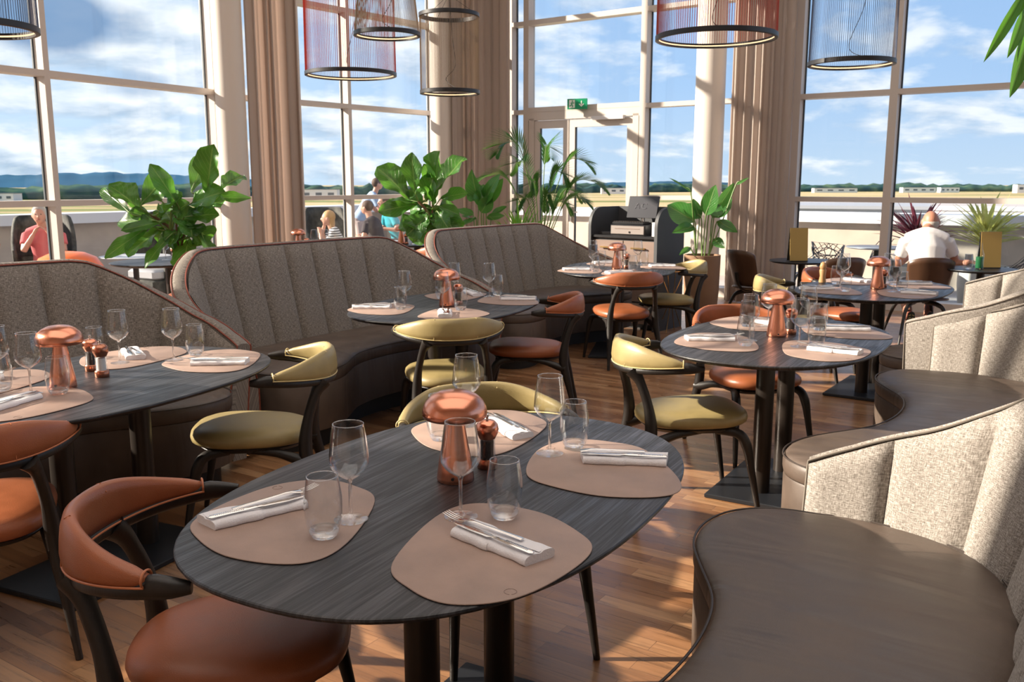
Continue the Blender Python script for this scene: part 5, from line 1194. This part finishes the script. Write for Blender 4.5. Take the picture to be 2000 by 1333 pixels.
    if hair and not bald:
        Hh = MB(); Hh.ball(hd + Vector((0, -0.018, 0.022)), (0.086, 0.098, 0.100), 18, 12); 
        if hairlen: Hh.ball(hd + Vector((0, -0.055, -0.05)), (0.075, 0.05, 0.09 + hairlen), 14, 10)
        # keep the face clear: pull the front of the cap back
        Hh.v = [(x, min(y, hd.y + 0.050 + 0.35 * max(0, z - hd.z - 0.03)), z) for x, y, z in Hh.v]; Hh.build('hair', hair, t, ang=180)
    Ey = MB()
    for s in (-1, 1): Ey.ball(hd + Vector((s * 0.030, 0.083, 0.010)), (0.010, 0.008, 0.006), 8, 6)
    Ey.build('eyes', 'eye_dark', t); Mo = MB(); Mo.ball(hd + Vector((0, 0.088, -0.052)), (0.022, 0.008, 0.007), 10, 6); Mo.build('mouth', 'lip', t)
    if bald:
        Hh = MB(); Hh.v = []; Hh.ball(hd + Vector((0, -0.012, -0.022)), (0.0795, 0.090, 0.060), 18, 10); Hh.v = [(x, min(y, hd.y + 0.01), z) for x, y, z in Hh.v]; Hh.build('hair', hair, t, ang=180)
    return t
pm = person((3.98, 8.66, 0.0), radians(-14), 'bald man in a white t-shirt seated with his back to the room, leaning forward', 'shirt_white', 'shorts_dark', 'hair_grey', 'skin_tan', lean=0.20, headtilt=(0.05, 0.08, -0.085), hands=[(-0.05, 0.50, 0.80), (0.36, 0.02, 0.755)], hipz=0.50, bald=True, feet=[(-0.14, -0.06, 0.16), (0.03, -0.02, 0.16)], shoulder=0.01)
for i, (x, lb) in enumerate(((-0.14, 'left'), (0.03, 'right'))):
    sh = MB(); sh.loft([[(x + w_ * cos(q), -0.12 + 0.03 * sin(q), z0) for q in [2 * pi * k / 14 for k in range(14)]] for z0, w_ in ((0.015, 0.018), (0.03, 0.038), (0.09, 0.046), (0.15, 0.038), (0.22, 0.034), (0.27, 0.028), (0.285, 0.010))])
    so = sh.build('shoe', 'shoe_red', pm); 
    sl = MB(); sl.loft([[(x + w_ * cos(q), -0.155 + 0.012 * sin(q), z0) for q in [2 * pi * k / 14 for k in range(14)]] for z0, w_ in ((0.010, 0.016), (0.025, 0.040), (0.09, 0.050), (0.15, 0.040), (0.22, 0.037), (0.275, 0.030), (0.290, 0.012))]); s2 = sl.build('sole', 'shoe_sole', so)
    tr = MB()
    for j in range(9):
        for k_ in (-1, 1): tr.box((x + k_ * 0.016, -0.169, 0.04 + j * 0.027), (0.022, 0.006, 0.009), ry=k_ * 0.5)
    tr.build('tread', 'shoe_tread', s2, smooth=False)

# ================================================================== THE TERRACE
tf = MB(); tf.poly([(-3.9, 10.7), (-3.7, 11.6), (-0.9, 15.0), (12.3, 5.4), (13.6, 9.2), (-2.9, 21.1), (-19.7, -3.8), (-12.5, -4.2)], -0.25, -0.13); o = struct('floor_terrace', tf, 'terrace_floor', smooth=False)
def wallseg(a, b, h, th, m, name, z0=-0.13):
    a = Vector((*a, 0)); b2 = Vector((*b, 0)); d = b2 - a; c = (a + b2) / 2; w_ = MB(); w_.box((c.x, c.y, z0 + h / 2), (d.length, th, h), atan2(d.y, d.x)); return struct(name, w_, m, smooth=False)
wallseg((-2.9, 21.1), (13.6, 9.2), 1.02, 0.25, 'parapet_wall', 'wall_terrace_right'); wallseg((-2.9, 21.1), (-19.7, -3.8), 1.02, 0.25, 'parapet_wall', 'wall_terrace_left')
wallseg((-2.6, 20.9), (13.6, 9.2), 0.16, 0.55, 'parapet_cap', 'trim_cap_right', 0.86); wallseg((-3.0, 20.9), (-19.7, -3.8), 0.16, 0.55, 'parapet_cap', 'trim_cap_left', 0.86)
TF = -0.13
def make_wicker():
    t = empty('wicker_armchair', (0, 0, 0)); b = MB(); rows = []
    for i in range(25):
        a = radians(-105 + 210 * i / 24); R_ = 0.37; row = []; top = 0.80 + 0.42 * sm(cos(a), -0.2, 0.6)
        for j in range(9):
            u = j / 8; row.append((R_ * sin(a) * (0.86 + 0.14 * u), -R_ * cos(a) * (0.86 + 0.18 * u) + 0.05, 0.10 + (top - 0.10) * u))
        rows.append(row)
    b.loft(rows, closed=False, caps=False); o = b.build('wrap_back', 'wicker_dark', t, ang=60); md = o.modifiers.new('solid', 'SOLIDIFY'); md.thickness = 0.05
    b = MB(); b.bbox((0, 0.03, 0.36), (0.56, 0.56, 0.14), 0.03); b.build('cushion', 'terrace_table_top', t)
    b = MB(); b.bbox((0, 0.03, 0.18), (0.60, 0.60, 0.22), 0.02); b.build('base', 'wicker_dark', t)
    for sx in (-1, 1):
        for sy in (-1, 1): b = MB(); b.tube([(sx * 0.25, 0.03 + sy * 0.25, 0.0), (sx * 0.25, 0.03 + sy * 0.25, 0.09)], 0.02, 8); b.build('foot', 'dark_wood', t)
    return t
ZK = Kind(make_wicker)
ZK.put((-5.92, 11.5, TF), radians(205), 'dark high-back wicker armchair outside holding the man in pink', 'armchair', 'dark wicker terrace armchairs')
ZK.put((-3.15, 15.4, TF), radians(200), 'dark high-back wicker armchair outside behind the striped woman', 'armchair', 'dark wicker terrace armchairs')
ZK.put((-5.05, 12.9, TF), radians(150), 'dark wicker armchair outside behind the first fig', 'armchair', 'dark wicker terrace armchairs')
ZK.put((-6.75, 10.75, TF), radians(-100), 'dark wicker armchair outside at the left edge beside the orange beanbag', 'armchair', 'dark wicker terrace armchairs')
b = MB(); b.lathe([(0, 0), (0.28, 0.0), (0.36, 0.05), (0.385, 0.15), (0.37, 0.27), (0.30, 0.37), (0.18, 0.42), (0.05, 0.435), (0, 0.436)], 40)
t = empty('orange_beanbag', (-5.05, 10.3, 0.35 * 1.10 + TF), 0, 'shiny orange beanbag chair outside the left window', 'beanbag'); t.scale = (1, 1, 1.10); b.build('cushion', 'orange_vinyl', t)
b = MB(); b.lathe([(0, -0.35), (0.34, -0.35), (0.37, -0.25), (0.36, 0.0), (0.30, 0.01), (0, 0.01)], 36); b.build('seat_block', 'orange_vinyl', t)
person((-5.86, 11.42, TF), radians(200), 'grey-haired man in a pink shirt resting chin on hand outside', 'shirt_pink', 'shorts_pale', 'hair_grey', lean=0.10, headtilt=(0.02, 0.04, -0.02), hands=[(-0.10, 0.24, 0.98), (0.10, 0.26, 1.0)], hipz=0.54)
person((-6.62, 10.75, TF), radians(-100), 'person in dark clothes cut by the left edge outside', 'shirt_dark', 'shorts_dark', 'hair_brown', lean=0.15, hipz=0.46, hands=[(-0.15, 0.45, 0.85), (0.15, 0.45, 0.88)])
person((-2.62, 13.95, TF), radians(95), 'blonde woman in a striped top seated outside the second window', 'shirt_striped', 'shorts_dark', 'hair_blonde', lean=0.10, hipz=0.38, hairlen=0.05, hands=[(-0.1, 0.3, 0.86), (0.1, 0.26, 0.98)])
person((-2.12, 14.75, TF), radians(70), 'dark-haired man in a dark shirt seated outside beyond the striped woman', 'shirt_dark', 'shorts_pale', 'hair_brown', lean=0.16, hipz=0.52)
person((-2.98, 17.6, TF), radians(-70), 'person in a light blue shirt standing and bending forward on the terrace', 'shirt_blue', 'shorts_pale', 'hair_brown', seated=False, lean=0.30, hands=[(-0.15, 0.65, 1.05), (0.15, 0.65, 1.05)])
person((-1.95, 15.9, TF), radians(120), 'person in a teal shirt mostly hidden by the second fig', 'shirt_teal', 'shorts_dark', 'hair_brown', lean=0.2, hipz=0.60)
def make_lattice():
    t = empty('lattice_chair', (0, 0, 0)); rnd = random.Random(5)
    # bucket shell as an irregular net
    rows, cols = 9, 17; pts = []
    def shell(u, v):
        a = radians(-100 + 200 * u); h = v; R_ = 0.12 + 0.20 * min(1, h * 1.7); top = 0.40 * (0.35 + 0.65 * sm(cos(a), -0.1, 0.8)); z = 0.40 + (max(0, h - 0.35) / 0.65) * top
        return (R_ * sin(a) * 1.05, -R_ * cos(a) * (1 + 0.35 * max(0, h - .35)), z)
    for i in range(rows):
        for j in range(cols): pts.append(shell(min(1, max(0, (j + (0.5 if i % 2 else 0) * (0 < j < cols - 1) + rnd.uniform(-.28, .28) * (0 < j < cols - 1)) / (cols - 1))), min(1, max(0, (i + rnd.uniform(-.25, .25) * (0 < i < rows - 1)) / (rows - 1)))))
    fs = []
    for i in range(rows - 1):
        j = 0
        while j < cols - 1:
            q = 2 if (j < cols - 2 and rnd.random() < 0.45) else 1
            A = [i * cols + j + k for k in range(q + 1)]; Bq = [(i + 1) * cols + j + k for k in range(q, -1, -1)]; fs.append(tuple(A + Bq)); j += q
    b = MB(); b.add(pts, fs); o = b.build('net_shell', 'lattice_dark', t, smooth=False); wf = o.modifiers.new('net', 'WIREFRAME'); wf.thickness = 0.016; wf.use_even_offset = False
    b = MB(); b.lathe([(0, 0.395), (0.20, 0.40), (0.22, 0.41), (0.20, 0.42), (0, 0.415)], 24, (0, 0.03, 0)); b.build('seat', 'lattice_dark', t)
    for sx in (-1, 1):
        for sy in (-1, 1): b = MB(); b.tube([(sx * 0.15, sy * 0.15, 0.40), (sx * 0.25, sy * 0.25, 0.0)], [0.014, 0.009], 7); b.build('leg', 'lattice_dark', t)
    return t
XK = Kind(make_lattice)
XK.put((4.68, 13.0, TF), radians(-75), 'dark net-shell chair outside left of the terrace table', 'chair', 'dark net-shell terrace chairs')
XK.put((4.12, 12.35, TF), radians(100), 'dark net-shell chair outside behind the gold menu', 'chair', 'dark net-shell terrace chairs')
XK.put((6.35, 11.55, TF), radians(60), 'dark net-shell chair outside right of the seated man', 'chair', 'dark net-shell terrace chairs')
XK.put((6.65, 11.0, TF), radians(20), 'dark net-shell chair outside at the right edge nearest the glass', 'chair', 'dark net-shell terrace chairs')
XK.put((5.62, 13.3, TF), radians(150), 'dark net-shell chair outside right of the terrace table', 'chair', 'dark net-shell terrace chairs')
def tt_():
    t = make_round(0.42, 'terrace_table_top'); t.name = 'terrace_table'; return t
RK2 = Kind(tt_)
RK2.put((5.22, 13.0, TF), 0, 'pale-topped round table outside among the net-shell chairs', 'table', 'round terrace tables')
RK2.put((-2.02, 14.1, TF), 0, 'pale-topped round table outside before the striped woman', 'table', 'round terrace tables')
RK2.put((-4.72, 11.35, TF), 0, 'pale-topped round table outside before the man in pink', 'table', 'round terrace tables')
def trunked(name, x, y, m, label, n, ln, w_, sd, h):
    t = spiky(name, x, y, h, m, label, n, ln, w_, sd, (0.26, 0.30, 0.55, 'pot_white'), 1.0); t.location.z = TF
    b = MB(); b.tube([(0, 0, 0.45), (0.01, 0, h + 0.1)], 0.03, 8); b.build('stem', 'bark', t); return t
trunked('purple_cordyline', 5.33, 12.0, 'purple_leaf', 'spiky purple cordyline outside behind the seated man', 80, 0.62, 0.045, 31, 0.78)
trunked('yellow_cordyline', 6.20, 11.9, 'yellow_leaf', 'spiky yellow-green cordyline outside right of the seated man', 95, 0.62, 0.050, 33, 0.80)

# ================================================================== FAR VIEW
g = MB(); g.add([(-4000, -200, -12), (4000, -200, -12), (4000, 5000, -12), (-4000, 5000, -12)], [(0, 1, 2, 3)]); struct('floor_airfield', g, 'airfield', smooth=False)
def treeline(name, pts, h, dep, seedv, m, label, step=9, rough=0.5):
    rnd = random.Random(seedv); P, T = arc_resample(catmull([(a, c) for a, c in pts], 6, False), int(2600 / step)); rings = []; f_ = [rnd.uniform(0, 6) for _ in range(6)]
    for i, (x, y) in enumerate(P):
        r = sqrt(x * x + y * y); ux, uy = x / r, y / r; hh = h * (0.75 + 0.08 * sin(i * 0.21 + f_[0]) + 0.08 * sin(i * 0.57 + f_[1]) + rough * 0.85 * (rnd.random() - 0.4)); row = []
        for q in range(9):
            a = pi * q / 8; k = 1 + rough * 0.22 * (rnd.random() - 0.5); row.append((x + ux * dep * -cos(a) * k, y + uy * dep * -cos(a) * k, -12 + hh * sin(a) ** 0.6 * k if 0 < q < 8 else -12.2))
        rings.append(row)
    b = MB(); b.loft(rings, closed=True, caps=True); o = b.build(name, m, ang=180); tag(o, label, 'trees', None, 'stuff'); return o
treeline('tree_belt', [(-900, 560), (-520, 720), (-260, 830), (0, 1150), (300, 1380), (800, 1450), (1500, 1300)], 12.5, 22, 1, 'far_trees', 'long belt of dark green trees beyond the airfield')
treeline('tree_belt', [(-1100, 700), (-640, 900), (-300, 1050), (0, 1500), (400, 1750), (1000, 1800), (1900, 1600)], 13, 30, 2, 'far_trees', 'farther bluish tree belt rising behind the first')
def hill(name, cx, cy, ang, ln, wd, h, m, label):
    n, mm = 60, 16; rings = []
    for i in range(n + 1):
        u = -1 + 2 * i / n; hh = h * (max(0, cos(u * pi / 2)) ** 0.8) * (1 + 0.06 * sin(i * 0.9) + 0.04 * sin(i * 2.1)); row = []
        for j in range(mm + 1):
            v = -1 + 2 * j / mm; x = u * ln; y = v * wd; row.append((cx + x * cos(ang) - y * sin(ang), cy + x * sin(ang) + y * cos(ang), -12.5 + hh * max(0, cos(v * pi / 2)) ** 0.9))
        rings.append(row)
    b = MB(); b.loft(rings, closed=False, caps=False); o = b.build(name, m, ang=180); tag(o, label, 'hill'); o['kind'] = 'structure'
hill('hill_left', -1290, 2950, 0.35, 620, 300, 46, 'far_hill', 'long blue hill on the left horizon')
hill('hill_right', 560, 3300, -0.1, 420, 260, 19, 'far_hill', 'low blue hill on the horizon right of the door')
def block(x, y, w_, d_, h, rz, m, roof, label, wins=0, cat='building'):
    t = empty('building', (x, y, -12), rz, label, cat, None); b = MB(); b.box((0, 0, h / 2), (w_, d_, h)); b.build('walls', m, t, smooth=False)
    b = MB(); b.box((0, 0, h + 0.15), (w_ + 0.6, d_ + 0.6, 0.3)); b.build('roof', roof, t, smooth=False)
    if wins:
        for i in range(wins): b = MB(); b.box((-w_ / 2 + w_ * (i + 0.5) / wins, -d_ / 2 - 0.03, h * 0.55), (w_ / wins * 0.5, 0.1, h * 0.3)); b.build('window', 'roof_dark', t, smooth=False)
    return t
block(33, 92, 16, 14, 11.1, radians(-24), 'hangar_grey', 'hangar_grey', 'pale grey hangar roof beyond the terrace parapet at right', 3)
block(92, 170, 40, 20, 8.6, radians(-30), 'building_white', 'parapet_cap', 'long low white building beyond the right parapet', 6)
for i, (px_, Y_, w_, h_, lb) in enumerate([(75, 700, 26, 6, 'small white building among the trees at far left'), (30, 690, 10, 5, 'smallest white building at the far left edge'), (640, 800, 40, 8, 'white building on the horizon in the second window'), (1600, 1330, 60, 6, 'low white building among the trees at right'), (1755, 1330, 46, 7, 'white building left of the far right tree belt'), (1812, 1340, 26, 7, 'small white house above the seated man'), (1965, 1290, 44, 11, 'pale building near the right edge of the horizon'), (1195, 1180, 40, 7, 'pale building on the horizon in the glass door'), (1440, 1300, 40, 6, 'pale building behind the right curtain')]):
    block(PX(px_, Y_), Y_ - 45, w_, 12, h_, 0, 'building_white', 'roof_dark', lb, 4)
